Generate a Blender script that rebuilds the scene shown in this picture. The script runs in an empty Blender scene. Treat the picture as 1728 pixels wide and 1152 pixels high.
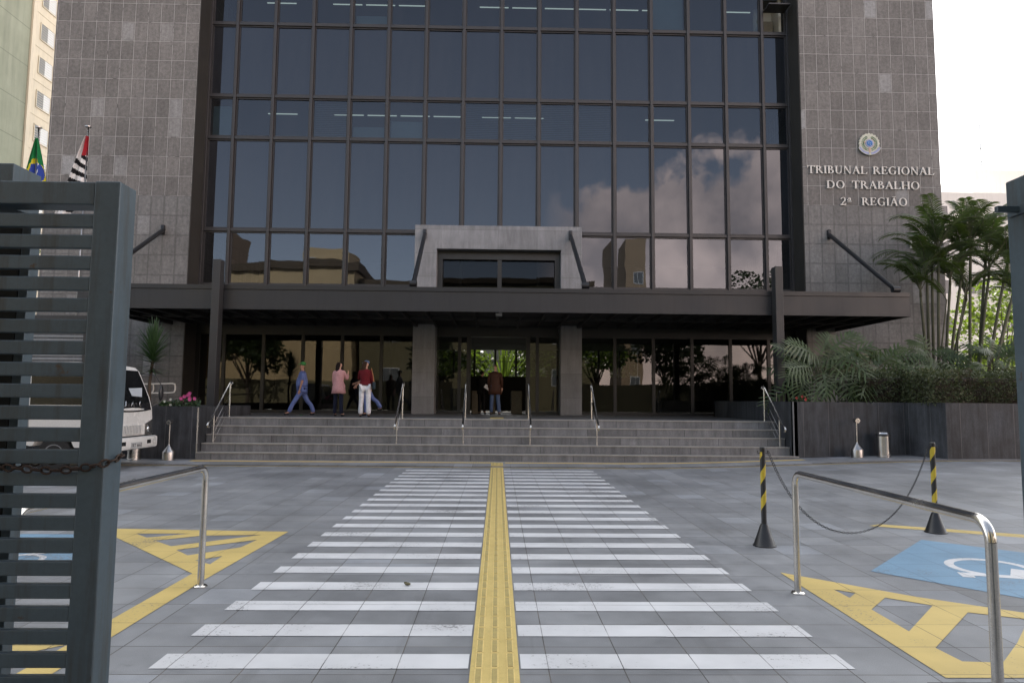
import bpy, bmesh, math, random
from math import sin, cos, pi, radians, sqrt, atan2
from mathutils import Vector, Matrix, Quaternion
from mathutils.geometry import tessellate_polygon
random.seed(7)
SC = bpy.context.scene
COL = SC.collection

# ------------------------------------------------------------------ camera
cd = bpy.data.cameras.new('camera'); cam = bpy.data.objects.new('camera', cd); COL.objects.link(cam)
cd.sensor_width = 36.0; cd.lens = 24.0; cd.clip_start = 0.05; cd.clip_end = 2000
yaw, pitch, roll = radians(1.15), radians(4.87), radians(0.5)
_f = Vector((sin(yaw)*cos(pitch), cos(yaw)*cos(pitch), sin(pitch)))
_r = Vector((cos(yaw), -sin(yaw), 0)); _u = _r.cross(_f)
_R = cos(roll)*_r + sin(roll)*_u; _U = cos(roll)*_u - sin(roll)*_r
m = Matrix((( _R.x, _U.x, -_f.x, 0), (_R.y, _U.y, -_f.y, 0), (_R.z, _U.z, -_f.z, 1.65), (0, 0, 0, 1)))
cam.matrix_world = m
SC.camera = cam
SC.view_settings.view_transform = 'Standard'; SC.view_settings.look = 'None'
SC.view_settings.gamma = 1.0; SC.view_settings.exposure = 1.85
SC.render.resolution_x = 1024; SC.render.resolution_y = 682
try:
    SC.cycles.max_bounces = 8; SC.cycles.transparent_max_bounces = 12
except Exception: pass

# ------------------------------------------------------------------ world + sun
SUN_EL, SUN_AZ = radians(42), radians(-8)      # azimuth from +Y towards +X
W = bpy.data.worlds.new('World'); SC.world = W; W.use_nodes = True
nt = W.node_tree; nt.nodes.clear()
N = nt.nodes.new; L = nt.links.new
def wmath(op, a, b=None, c=None, clamp=False):
    n = N('ShaderNodeMath'); n.operation = op; n.use_clamp = clamp
    for i, v in enumerate((a, b, c)):
        if v is None: continue
        if isinstance(v, (int, float)): n.inputs[i].default_value = v
        else: L(v, n.inputs[i])
    return n.outputs[0]
wo = N('ShaderNodeOutputWorld'); bg = N('ShaderNodeBackground'); bg.inputs[1].default_value = 0.10
sky = N('ShaderNodeTexSky'); sky.sky_type = 'NISHITA'; sky.sun_disc = False
sky.sun_elevation = SUN_EL; sky.sun_rotation = SUN_AZ; sky.air_density = 1.0; sky.dust_density = 1.2; sky.ozone_density = 1.2
tc = N('ShaderNodeTexCoord'); sep = N('ShaderNodeSeparateXYZ'); L(tc.outputs['Generated'], sep.inputs[0])
X, Y, Z = sep.outputs
nz = N('ShaderNodeTexNoise'); nz.inputs['Scale'].default_value = 7.0; nz.inputs['Detail'].default_value = 7; nz.inputs['Roughness'].default_value = 0.52
L(tc.outputs['Generated'], nz.inputs['Vector'])
# cumulus bank low in the sky on the street side (it mirrors in the curtain wall)
edge = wmath('ADD', wmath('MULTIPLY', wmath('SUBTRACT', 0.325, Z), 8.0), wmath('MULTIPLY', wmath('SUBTRACT', X, 0.10), 1.0))
dens = wmath('ADD', edge, wmath('MULTIPLY', wmath('SUBTRACT', nz.outputs[0], 0.5), 2.3))
xm = wmath('MULTIPLY', wmath('SUBTRACT', X, 0.055), 14.0, clamp=True)
ym = wmath('MULTIPLY', wmath('SUBTRACT', 0.0, Y), 4.0, clamp=True)
cum = wmath('MULTIPLY', wmath('MULTIPLY', dens, 8.0, clamp=True), wmath('MULTIPLY', xm, ym))
# bright thin veil around and above the sun
veil = wmath('MULTIPLY', wmath('ADD', Y, 0.12), 2.6, clamp=True)
mx1 = N('ShaderNodeMixRGB'); mx1.inputs[1].default_value = (1, 1, 1, 1); hs = N('ShaderNodeHueSaturation'); hs.inputs['Saturation'].default_value = 0.52; hs.inputs['Value'].default_value = 0.95; L(sky.outputs[0], hs.inputs['Color']); L(hs.outputs[0], mx1.inputs[1])
cr = N('ShaderNodeValToRGB'); L(nz.outputs[0], cr.inputs[0])
cr.color_ramp.elements[0].position = 0.3; cr.color_ramp.elements[0].color = (6.0, 5.1, 4.9, 1)
cr.color_ramp.elements[1].position = 0.65; cr.color_ramp.elements[1].color = (18.0, 13.8, 11.8, 1)
L(cr.outputs[0], mx1.inputs[2]); L(cum, mx1.inputs[0])
mx2 = N('ShaderNodeMixRGB'); L(veil, mx2.inputs[0]); L(mx1.outputs[0], mx2.inputs[1]); mx2.inputs[2].default_value = (9.2, 9.2, 9.2, 1)
L(mx2.outputs[0], bg.inputs[0]); L(bg.outputs[0], wo.inputs[0])

sd = bpy.data.lights.new('sun', 'SUN'); sd.energy = 3.2; sd.angle = radians(0.53); sd.color = (1.0, 0.93, 0.82)
sun = bpy.data.objects.new('sun', sd); COL.objects.link(sun)
to_sun = Vector((sin(SUN_AZ)*cos(SUN_EL), cos(SUN_AZ)*cos(SUN_EL), sin(SUN_EL)))
sun.rotation_euler = to_sun.to_track_quat('Z', 'Y').to_euler()

# ------------------------------------------------------------------ object helpers
def tag(o, label=None, cat=None, group=None, kind=None):
    if label: o['label'] = label
    if cat: o['category'] = cat
    if group: o['group'] = group
    if kind: o['kind'] = kind
    return o
def empty(name, loc=(0, 0, 0), rz=0.0, label=None, cat=None, group=None):
    o = bpy.data.objects.new(name, None); COL.objects.link(o)
    o.location = loc; o.rotation_euler = (0, 0, rz); o.empty_display_size = 0.2
    return tag(o, label, cat, group)
def copy_tree(o, parent=None, loc=None, rz=None, label=None):
    c = o.copy(); COL.objects.link(c); c.parent = parent
    if loc is not None: c.location = loc
    if rz is not None: c.rotation_euler = (0, 0, rz)
    if label: c['label'] = label
    for ch in list(o.children): copy_tree(ch, c)
    return c
def root_loc(p):
    while p.parent: p = p.parent
    return Vector(p.location)

class MB:
    """collects geometry; build() links it as one mesh object"""
    def __init__(s): s.v = []; s.f = []; s.fm = []; s.mi = 0
    def add(s, vs, fs):
        o = len(s.v); s.v += [tuple(p) for p in vs]
        for f in fs: s.f.append(tuple(i+o for i in f)); s.fm.append(s.mi)
        return s
    def box(s, x0, x1, y0, y1, z0, z1):
        if x0 > x1: x0, x1 = x1, x0
        if y0 > y1: y0, y1 = y1, y0
        if z0 > z1: z0, z1 = z1, z0
        return s.add([(x0,y0,z0),(x1,y0,z0),(x1,y1,z0),(x0,y1,z0),(x0,y0,z1),(x1,y0,z1),(x1,y1,z1),(x0,y1,z1)],
              [(0,3,2,1),(4,5,6,7),(0,1,5,4),(1,2,6,5),(2,3,7,6),(3,0,4,7)])
    def cbox(s, x0, x1, y0, y1, z0, z1, c=0.02):
        """box with chamfered edges"""
        bm = bmesh.new()
        M = Matrix.Translation(((x0+x1)/2, (y0+y1)/2, (z0+z1)/2)) @ Matrix.Diagonal((abs(x1-x0), abs(y1-y0), abs(z1-z0), 1))
        bmesh.ops.create_cube(bm, size=1, matrix=M)
        bmesh.ops.bevel(bm, geom=bm.edges[:]+bm.verts[:], offset=c, segments=2, affect='EDGES', profile=0.5)
        bm.verts.index_update()
        s.add([v.co[:] for v in bm.verts], [[v.index for v in f.verts] for f in bm.faces]); bm.free(); return s
    def prism(s, pts, axis, a, b):
        """polygon pts (2D) extruded along axis from a to b"""
        def P(p, t):
            return {'x': (t, p[0], p[1]), 'y': (p[0], t, p[1]), 'z': (p[0], p[1], t)}[axis]
        n = len(pts); vs = [P(p, a) for p in pts] + [P(p, b) for p in pts]
        ar = sum(pts[i][0]*pts[(i+1) % n][1]-pts[(i+1) % n][0]*pts[i][1] for i in range(n))
        tris = tessellate_polygon([[Vector((p[0], p[1], 0)) for p in pts]])
        fs = []
        for t in tris: fs.append(t); fs.append(tuple(i+n for i in reversed(t)))
        for i in range(n): fs.append((i, (i+1) % n, n+(i+1) % n, n+i))
        return s.add(vs, fs)
    def sheet(s, loops, zf, t=0.0):
        """flat polygon with holes; zf gives height"""
        L3 = [[Vector((p[0], p[1], 0)) for p in lp] for lp in loops]
        flat = [p for lp in loops for p in lp]
        tris = tessellate_polygon(L3)
        out = []
        for a, b, c in tris:
            A, B, C = flat[a], flat[b], flat[c]
            if (B[0]-A[0])*(C[1]-A[1])-(B[1]-A[1])*(C[0]-A[0]) < 0: b, c = c, b
            out.append((a, b, c))
        return s.add([(p[0], p[1], zf(p[0], p[1])) for p in flat], out)
    def quad(s, a, b, c, d): return s.add([a, b, c, d], [(0, 1, 2, 3)])
    def tube(s, path, r, n=10, closed=False, cap=True):
        path = [Vector(p) for p in path]; m_ = len(path)
        rs = r if isinstance(r, (list, tuple)) else [r]*m_
        vs = []; up = None; fs = []
        for i, p in enumerate(path):
            if closed: d = path[(i+1) % m_]-path[i-1]
            else: d = path[min(i+1, m_-1)]-path[max(i-1, 0)]
            if d.length < 1e-9: d = Vector((0, 0, 1))
            d.normalize()
            if up is None:
                up = Vector((0, 0, 1)) if abs(d.z) < 0.9 else Vector((1, 0, 0))
            a = d.cross(up)
            if a.length < 1e-6: a = d.orthogonal()
            a.normalize(); b = a.cross(d).normalized(); up = b
            for k in range(n):
                t = 2*pi*k/n; vs.append(p+(a*cos(t)+b*sin(t))*rs[i])
        for i in range(m_ if closed else m_-1):
            j = (i+1) % m_
            for k in range(n): fs.append((i*n+k, i*n+(k+1) % n, j*n+(k+1) % n, j*n+k))
        if cap and not closed:
            fs.append(tuple(reversed(range(n)))); fs.append(tuple((m_-1)*n+k for k in range(n)))
        return s.add(vs, fs)
    def lathe(s, prof, c=(0, 0, 0), n=20):
        vs = []; fs = []
        for (r, z) in prof:
            for k in range(n):
                t = 2*pi*k/n; vs.append((c[0]+r*cos(t), c[1]+r*sin(t), c[2]+z))
        for i in range(len(prof)-1):
            for k in range(n): fs.append((i*n+k, i*n+(k+1) % n, (i+1)*n+(k+1) % n, (i+1)*n+k))
        fs.append(tuple(reversed(range(n)))); fs.append(tuple((len(prof)-1)*n+k for k in range(n)))
        return s.add(vs, fs)
    def ball(s, c, r, sx=1, sy=1, sz=1, u=12, v=8):
        prof = [(max(1e-4, sin(pi*i/v)), -cos(pi*i/v)) for i in range(v+1)]
        vs = []; fs = []
        for (rr, z) in prof:
            for k in range(u):
                t = 2*pi*k/u; vs.append((c[0]+r*sx*rr*cos(t), c[1]+r*sy*rr*sin(t), c[2]+r*sz*z))
        for i in range(v):
            for k in range(u): fs.append((i*u+k, i*u+(k+1) % u, (i+1)*u+(k+1) % u, (i+1)*u+k))
        return s.add(vs, fs)
    def xf(s, M, start=0):
        s.v[start:] = [tuple(M @ Vector(p)) for p in s.v[start:]]; return s
    def build(s, name, mat, parent=None, world=True, smooth=False):
        me = bpy.data.meshes.new(name)
        off = root_loc(parent) if (parent and world) else Vector((0, 0, 0))
        me.from_pydata([(p[0]-off.x, p[1]-off.y, p[2]-off.z) for p in s.v], [], s.f)
        mats = mat if isinstance(mat, (list, tuple)) else [mat]
        for q in mats: me.materials.append(q)
        if len(mats) > 1:
            me.polygons.foreach_set('material_index', s.fm)
        if smooth:
            me.shade_smooth() if smooth is True else me.set_sharp_from_angle(angle=smooth)
            if smooth is not True:
                me.polygons.foreach_set('use_smooth', [True]*len(me.polygons))
                me.set_sharp_from_angle(angle=smooth)
        me.update()
        o = bpy.data.objects.new(name, me); COL.objects.link(o)
        if parent: o.parent = parent
        return o
SM = radians(35)
def BX(*a): return MB().box(*a)
def ss(a, b, x):
    t = max(0.0, min(1.0, (x-a)/(b-a))); return t*t*(3-2*t)
def zg(x, y=0): return 0.25*ss(3.0, 12.5, x)*ss(4, 12, y)

# ------------------------------------------------------------------ materials
def lin(c): return tuple(((v/255)/12.92 if v/255 <= 0.04045 else ((v/255+0.055)/1.055)**2.4) for v in c)
class NM:
    def __init__(s, name):
        s.m = bpy.data.materials.new(name); s.m.use_nodes = True; s.t = s.m.node_tree; s.t.nodes.clear()
        s.out = s.n('ShaderNodeOutputMaterial')
    def n(s, t, **kw):
        x = s.t.nodes.new(t)
        for k, v in kw.items(): setattr(x, k, v)
        return x
    def l(s, a, b): s.t.links.new(a, b)
    def set(s, sock, v):
        if isinstance(v, bpy.types.NodeSocket): s.l(v, sock)
        elif isinstance(v, (tuple, list)): sock.default_value = (v[0], v[1], v[2], 1) if len(sock.default_value) == 4 else v
        else: sock.default_value = v
    def coord(s, scale=(1, 1, 1), loc=(0, 0, 0), rot=(0, 0, 0)):
        # object coordinates; every mesh keeps world-axis units
        c = s.n('ShaderNodeTexCoord'); mp = s.n('ShaderNodeMapping')
        mp.inputs['Scale'].default_value = scale; mp.inputs['Location'].default_value = loc; mp.inputs['Rotation'].default_value = rot
        s.l(c.outputs['Object'], mp.inputs[0]); return mp.outputs[0]
    def noise(s, vec, scale=5, detail=4, rough=0.5, dist=0.0):
        x = s.n('ShaderNodeTexNoise'); s.l(vec, x.inputs['Vector'])
        x.inputs['Scale'].default_value = scale; x.inputs['Detail'].default_value = detail
        x.inputs['Roughness'].default_value = rough; x.inputs['Distortion'].default_value = dist; return x.outputs[0]
    def ramp(s, fac, stops):
        r = s.n('ShaderNodeValToRGB'); s.l(fac, r.inputs[0]); e = r.color_ramp.elements
        while len(e) < len(stops): e.new(0.5)
        for i, (p, c) in enumerate(stops):
            e[i].position = p; e[i].color = (c[0], c[1], c[2], 1) if isinstance(c, (tuple, list)) else (c, c, c, 1)
        return r.outputs[0]
    def mix(s, fac, a, b, mode='MIX'):
        x = s.n('ShaderNodeMixRGB'); x.blend_type = mode
        s.set(x.inputs[0], fac); s.set(x.inputs[1], a); s.set(x.inputs[2], b); return x.outputs[0]
    def math(s, op, a, b=0.0, clamp=False):
        x = s.n('ShaderNodeMath', operation=op); x.use_clamp = clamp
        s.set(x.inputs[0], a); s.set(x.inputs[1], b); return x.outputs[0]
    def bump(s, h, strength=0.2, dist=0.02):
        b = s.n('ShaderNodeBump'); b.inputs['Strength'].default_value = strength; b.inputs['Distance'].default_value = dist
        s.l(h, b.inputs['Height']); return b.outputs[0]
    def bsdf(s, col, rough=0.5, metal=0.0, normal=None, spec=0.5, **kw):
        p = s.n('ShaderNodeBsdfPrincipled'); s.set(p.inputs['Base Color'], col); s.set(p.inputs['Roughness'], rough)
        s.set(p.inputs['Metallic'], metal); p.inputs['Specular IOR Level'].default_value = spec
        if normal is not None: s.l(normal, p.inputs['Normal'])
        for k, v in kw.items(): s.set(p.inputs[k.replace('_', ' ')], v)
        return p.outputs[0]
    def done(s, sh): s.l(sh, s.out.inputs[0]); return s.m

def mottled(name, col, var=0.25, scale=3.0, rough=0.6, metal=0.0, bump=0.1, fine=60, spec=0.5, streak=0.0):
    k = NM(name); v = k.coord(); n1 = k.noise(v, scale, 5, 0.6); n2 = k.noise(v, fine, 3, 0.6)
    lo = tuple(c*(1-var) for c in col); hi = tuple(min(1, c*(1+var)) for c in col)
    c = k.ramp(n1, [(0.3, lo), (0.7, hi)])
    c = k.mix(0.35, c, k.ramp(n2, [(0.3, tuple(x*0.7 for x in col)), (0.7, tuple(min(1, x*1.25) for x in col))]))
    if streak:
        sv = k.coord(scale=(6, 6, 0.35)); st = k.noise(sv, 1.5, 5, 0.65)
        c = k.mix(k.math('MULTIPLY', k.ramp(st, [(0.48, 0), (0.72, 1)]), streak), c, tuple(x*0.45 for x in col))
    r = k.ramp(n1, [(0.3, max(0.02, rough-0.08)), (0.7, min(1, rough+0.08))])
    return k.done(k.bsdf(c, r, metal, k.bump(n2, bump, 0.01), spec))

M = {}
# --- paving of large square slabs
def paving():
    k = NM('paving'); v = k.coord(loc=(-0.33+0.0, -4.27, 0))
    br = k.n('ShaderNodeTexBrick'); br.offset = 0.0; br.squash = 1.0; k.l(v, br.inputs[0])
    br.inputs['Scale'].default_value = 1.0; br.inputs['Brick Width'].default_value = 0.466; br.inputs['Row Height'].default_value = 0.466
    br.inputs['Mortar Size'].default_value = 0.0042; br.inputs['Mortar Smooth'].default_value = 0.5; br.inputs['Bias'].default_value = 0.0
    br.inputs['Color1'].default_value = (0, 0, 0, 1); br.inputs['Color2'].default_value = (1, 1, 1, 1)
    base = k.ramp(br.outputs[0], [(0.0, (0.175, 0.183, 0.196)), (0.45, (0.195, 0.203, 0.216)), (0.85, (0.218, 0.226, 0.238)), (1.0, (0.245, 0.260, 0.285))])
    w = k.coord(); big = k.noise(w, 0.55, 5, 0.6); mid = k.noise(w, 4, 5, 0.65); fine = k.noise(w, 220, 2, 0.6)
    base = k.mix(0.85, base, k.ramp(big, [(0.28, 0.28), (0.7, 0.66)]), 'OVERLAY')
    base = k.mix(0.5, base, k.ramp(mid, [(0.25, 0.36), (0.75, 0.6)]), 'OVERLAY')
    base = k.mix(0.55, base, k.ramp(fine, [(0.25, 0.26), (0.75, 0.72)]), 'OVERLAY')
    spot = k.ramp(k.noise(w, 2.3, 6, 0.75), [(0.63, 0.0), (0.74, 1.0)])
    base = k.mix(k.math('MULTIPLY', spot, 0.5), base, (0.07, 0.068, 0.066))
    tv = k.coord(scale=(3.0, 0.22, 1), rot=(0, 0, 0.5)); ty = k.ramp(k.noise(tv, 1.1, 4, 0.55), [(0.60, 0.0), (0.68, 1.0), (0.76, 0.0)])
    base = k.mix(k.math('MULTIPLY', ty, 0.22), base, (0.06, 0.06, 0.06))
    # sandy joints, some opened and dark
    jn = k.noise(w, 1.4, 3, 0.6)
    jc = k.ramp(jn, [(0.45, (0.045, 0.043, 0.040)), (0.62, (0.115, 0.100, 0.085))])
    base = k.mix(br.outputs[1], base, jc)
    rough = k.ramp(mid, [(0.3, 0.5), (0.7, 0.72)])
    h = k.math('SUBTRACT', k.math('MULTIPLY', fine, 0.15), br.outputs[1])
    return k.done(k.bsdf(base, rough, 0, k.bump(h, 0.5, 0.006), 0.35))
M['paving'] = paving()
def paint(name, col, wear=0.3, under=(0.14, 0.14, 0.145)):
    k = NM(name); v = k.coord(); n = k.noise(v, 38, 6, 0.75); n2 = k.noise(v, 1.3, 4, 0.6); f = k.noise(v, 240, 2, 0.6)
    wv = k.math('ADD', n, k.math('MULTIPLY', n2, 0.55))
    n3 = k.noise(v, 0.45, 3, 0.6); wv = k.math('ADD', wv, k.math('MULTIPLY', k.math('SUBTRACT', n3, 0.5), 0.5)); msk = k.ramp(wv, [(0.97-wear*0.17, 0), (1.02-wear*0.15, 1)])
    c = k.mix(0.5, col, tuple(x*0.82 for x in col)); c = k.mix(k.ramp(n2, [(0.35, 0), (0.7, 1)]), col, tuple(x*0.8 for x in col))
    c = k.mix(0.25, c, k.ramp(f, [(0.3, 0.35), (0.7, 0.65)]), 'OVERLAY')
    # slab joints telegraph through the paint
    bv = k.coord(loc=(-0.33, -4.27, 0)); br = k.n('ShaderNodeTexBrick'); br.offset = 0.0; k.l(bv, br.inputs[0])
    br.inputs['Scale'].default_value = 1.0; br.inputs['Brick Width'].default_value = 0.466; br.inputs['Row Height'].default_value = 0.466
    br.inputs['Mortar Size'].default_value = 0.004; br.inputs['Mortar Smooth'].default_value = 0.5
    c = k.mix(k.math('MULTIPLY', br.outputs[1], k.ramp(k.noise(v, 2.0, 3, 0.6), [(0.35, 0.3), (0.6, 1.0)])), c, tuple(x*0.35 for x in under))
    c = k.mix(k.math('MULTIPLY', msk, 0.9), c, under)
    return k.done(k.bsdf(c, 0.6, 0, k.bump(k.math('ADD', f, k.math('MULTIPLY', br.outputs[1], -2.0)), 0.3, 0.004), 0.3))
M['white_paint'] = paint('white_paint', (0.58, 0.59, 0.61), 0.45)
M['yellow_paint'] = paint('yellow_paint', (0.55, 0.42, 0.155), 0.25)
M['blue_paint'] = paint('blue_paint', (0.16, 0.28, 0.40), 0.5)
M['sign_white'] = paint('sign_white', (0.60, 0.61, 0.63), 0.5)
def cladding(name, row, colw, base, mort, mortvis, z0, x0, mw=0.014):
    """granite slabs in a straight grid on the tower faces (x,z) and flanks (y,z)"""
    k = NM(name); c = k.n('ShaderNodeTexCoord'); sp = k.n('ShaderNodeSeparateXYZ'); k.l(c.outputs['Object'], sp.inputs[0])
    g = k.n('ShaderNodeNewGeometry'); sn = k.n('ShaderNodeSeparateXYZ'); k.l(g.outputs['True Normal'], sn.inputs[0])
    side = k.math('GREATER_THAN', k.math('ABSOLUTE', sn.outputs[0]), 0.5)
    u = k.mix(side, sp.outputs[0], sp.outputs[1])
    cb = k.n('ShaderNodeCombineXYZ'); k.l(k.math('ADD', u, 100*colw-x0), cb.inputs[0]); k.l(k.math('ADD', sp.outputs[2], 20*row-z0), cb.inputs[1])
    wob = k.n('ShaderNodeTexNoise'); wob.inputs['Scale'].default_value = 7; wob.inputs['Detail'].default_value = 3
    k.l(c.outputs['Object'], wob.inputs['Vector'])
    wv = k.n('ShaderNodeVectorMath', operation='SCALE'); sub = k.n('ShaderNodeVectorMath', operation='SUBTRACT')
    k.l(wob.outputs[1], sub.inputs[0]); sub.inputs[1].default_value = (0.5, 0.5, 0.5); k.l(sub.outputs[0], wv.inputs[0]); wv.inputs['Scale'].default_value = 0.02
    ad = k.n('ShaderNodeVectorMath', operation='ADD'); k.l(cb.outputs[0], ad.inputs[0]); k.l(wv.outputs[0], ad.inputs[1])
    br = k.n('ShaderNodeTexBrick'); br.offset = 0.0; k.l(ad.outputs[0], br.inputs[0])
    br.inputs['Scale'].default_value = 1.0; br.inputs['Brick Width'].default_value = colw; br.inputs['Row Height'].default_value = row
    br.inputs['Mortar Size'].default_value = mw; br.inputs['Mortar Smooth'].default_value = 0.5
    br.inputs['Color1'].default_value = (0, 0, 0, 1); br.inputs['Color2'].default_value = (1, 1, 1, 1)
    v = c.outputs['Object']
    lo = tuple(x*0.90 for x in base); hi = tuple(x*1.10 for x in base); pale = tuple(x*1.75 for x in (base[0]*.95, base[1], base[2]*1.05))
    col = k.ramp(br.outputs[0], [(0, lo), (0.5, base), (0.95, hi), (0.985, pale)])
    col = k.mix(0.55, col, k.ramp(k.noise(v, 0.5, 4, 0.6), [(0.3, 0.34), (0.7, 0.64)]), 'OVERLAY')
    sv = k.coord(scale=(5, 5, 0.6)); col = k.mix(0.5, col, k.ramp(k.noise(sv, 1.6, 5, 0.7), [(0.25, 0.3), (0.75, 0.7)]), 'OVERLAY')
    col = k.mix(0.75, col, k.ramp(k.noise(v, 9, 6, 0.75), [(0.3, 0.30), (0.7, 0.70)]), 'OVERLAY')
    col = k.mix(0.6, col, k.ramp(k.noise(v, 60, 4, 0.8), [(0.3, 0.25), (0.7, 0.75)]), 'OVERLAY')
    # dirt gathers along each slab's edges
    br2 = k.n('ShaderNodeTexBrick'); br2.offset = 0.0; k.l(ad.outputs[0], br2.inputs[0])
    for nm, val in (('Scale', 1.0), ('Brick Width', colw), ('Row Height', row), ('Mortar Size', 0.06), ('Mortar Smooth', 1.0)): br2.inputs[nm].default_value = val
    col = k.mix(k.math('MULTIPLY', br2.outputs[1], 0.45), col, tuple(x*0.5 for x in base))
    mn = k.noise(v, 2.6, 5, 0.7); vis = k.ramp(mn, [(0.5-mortvis*0.2, 0), (0.62-mortvis*0.2, 1)])
    mcol = k.mix(vis, tuple(x*0.45 for x in base), mort)
    col = k.mix(br.outputs[1], col, mcol)
    return k.done(k.bsdf(col, 0.72, 0, k.bump(k.noise(v, 30, 4, 0.7), 0.35, 0.01), 0.3))
M['old_granite'] = cladding('old_granite', 0.742, 0.481, (0.156, 0.148, 0.141), (0.34, 0.33, 0.32), 0.8, 9.06, -11.45, 0.013)
M['new_granite'] = cladding('new_granite', 0.742, 0.481, (0.176, 0.173, 0.169), (0.26, 0.25, 0.24), -0.1, 9.06, -11.45, 0.006)
def granite(name, base, speck=0.5, rough=0.4, panel=None, spec=0.5, dirt=0.3, axis='xz'):
    k = NM(name); v = k.coord(); f = k.noise(v, 130, 3, 0.8); m_ = k.noise(v, 2.2, 5, 0.65)
    c = k.ramp(f, [(0.32, tuple(x*(1-speck) for x in base)), (0.5, base), (0.68, tuple(min(1, x*(1+speck*1.6)) for x in base))])
    sv = k.coord(scale=(4, 4, 0.5)); s2 = k.noise(sv, 1.5, 5, 0.7)
    c = k.mix(0.8, c, k.ramp(s2, [(0.25, 0.5-dirt*0.6), (0.75, 0.5+dirt*0.6)]), 'OVERLAY')
    c = k.mix(0.5, c, k.ramp(m_, [(0.3, 0.5-dirt*0.4), (0.7, 0.5+dirt*0.4)]), 'OVERLAY')
    nrm = k.bump(f, 0.12, 0.004)
    if panel:
        g = k.n('ShaderNodeNewGeometry'); sn = k.n('ShaderNodeSeparateXYZ'); k.l(g.outputs['True Normal'], sn.inputs[0])
        c0 = k.n('ShaderNodeTexCoord'); sp = k.n('ShaderNodeSeparateXYZ'); k.l(c0.outputs['Object'], sp.inputs[0])
        side = k.math('GREATER_THAN', k.math('ABSOLUTE', sn.outputs[0]), 0.7)
        u = k.mix(side, sp.outputs[0], sp.outputs[1]); cb = k.n('ShaderNodeCombineXYZ')
        k.l(k.math('ADD', u, 50*panel[0]+panel[3]), cb.inputs[0]); k.l(k.math('ADD', sp.outputs[2], panel[4]), cb.inputs[1])
        br = k.n('ShaderNodeTexBrick'); br.offset = panel[5]; k.l(cb.outputs[0], br.inputs[0])
        for nm, val in (('Scale', 1.0), ('Brick Width', panel[0]), ('Row Height', panel[1]), ('Mortar Size', panel[2]), ('Mortar Smooth', 0.4)): br.inputs[nm].default_value = val
        br.inputs['Color1'].default_value = (0.40, 0.40, 0.40, 1); br.inputs['Color2'].default_value = (0.60, 0.60, 0.60, 1)
        c = k.mix(0.8, c, br.outputs[0], 'OVERLAY'); c = k.mix(br.outputs[1], c, panel[6])
    r = k.ramp(m_, [(0.3, rough-0.07), (0.7, rough+0.1)])
    return k.done(k.bsdf(c, r, 0, nrm, spec))
M['planter_granite'] = granite('planter_granite', (0.040, 0.043, 0.048), 0.6, 0.5, (0.68, 2.6, 0.005, 0.1, 0.4, 0.0, (0.14, 0.14, 0.14)), 0.28, 0.7)
M['step_granite'] = granite('step_granite', (0.150, 0.153, 0.158), 0.35, 0.55, (1.35, 0.22, 0.006, 0.2, 0.0, 0.37, (0.03, 0.03, 0.03)), 0.4, 0.4)
M['nosing'] = granite('nosing', (0.27, 0.26, 0.24), 0.3, 0.5, None, 0.4, 0.2)
M['platform_floor'] = granite('platform_floor', (0.12, 0.118, 0.115), 0.3, 0.5, None, 0.4, 0.3)
M['column_granite'] = granite('column_granite', (0.155, 0.157, 0.160), 0.5, 0.45, (3.3, 0.89, 0.004, 1.0, 0.05, 0.0, (0.05, 0.05, 0.05)), 0.5, 0.25)
M['portal_granite'] = granite('portal_granite', (0.21, 0.215, 0.225), 0.4, 0.5, (3.1, 0.89, 0.005, 0.05, 0.05, 0.0, (0.08, 0.08, 0.08)), 0.4, 0.3)
M['bronze'] = mottled('bronze_aluminium', (0.027, 0.025, 0.026), 0.25, 2.0, 0.45, 0.0, 0.05, streak=0.4)
M['reveal'] = mottled('reveal_panel', (0.028, 0.026, 0.022), 0.35, 1.2, 0.6, 0.0, 0.1, streak=0.5)
M['fascia'] = mottled('canopy_fascia', (0.019, 0.020, 0.0225), 0.2, 1.2, 0.5, 0.0, 0.05, streak=0.5)
M['canopy_dark'] = mottled('canopy_dark', (0.012, 0.013, 0.015), 0.25, 1.2, 0.45, 0.0, 0.05)
M['soffit'] = mottled('soffit', (0.016, 0.015, 0.014), 0.3, 1.0, 0.7, 0.0, 0.05)
M['post_steel'] = mottled('post_steel', (0.026, 0.026, 0.027), 0.2, 1.5, 0.5, 0.0, 0.05, streak=0.4)
M['dark_frame'] = mottled('dark_frame', (0.010, 0.010, 0.010), 0.25, 1.5, 0.4, 0.0, 0.03)
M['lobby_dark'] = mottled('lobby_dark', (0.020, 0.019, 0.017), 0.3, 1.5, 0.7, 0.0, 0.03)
M['lobby_floor'] = mottled('lobby_floor', (0.05, 0.048, 0.045), 0.2, 1.0, 0.25, 0.0, 0.02)
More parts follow.
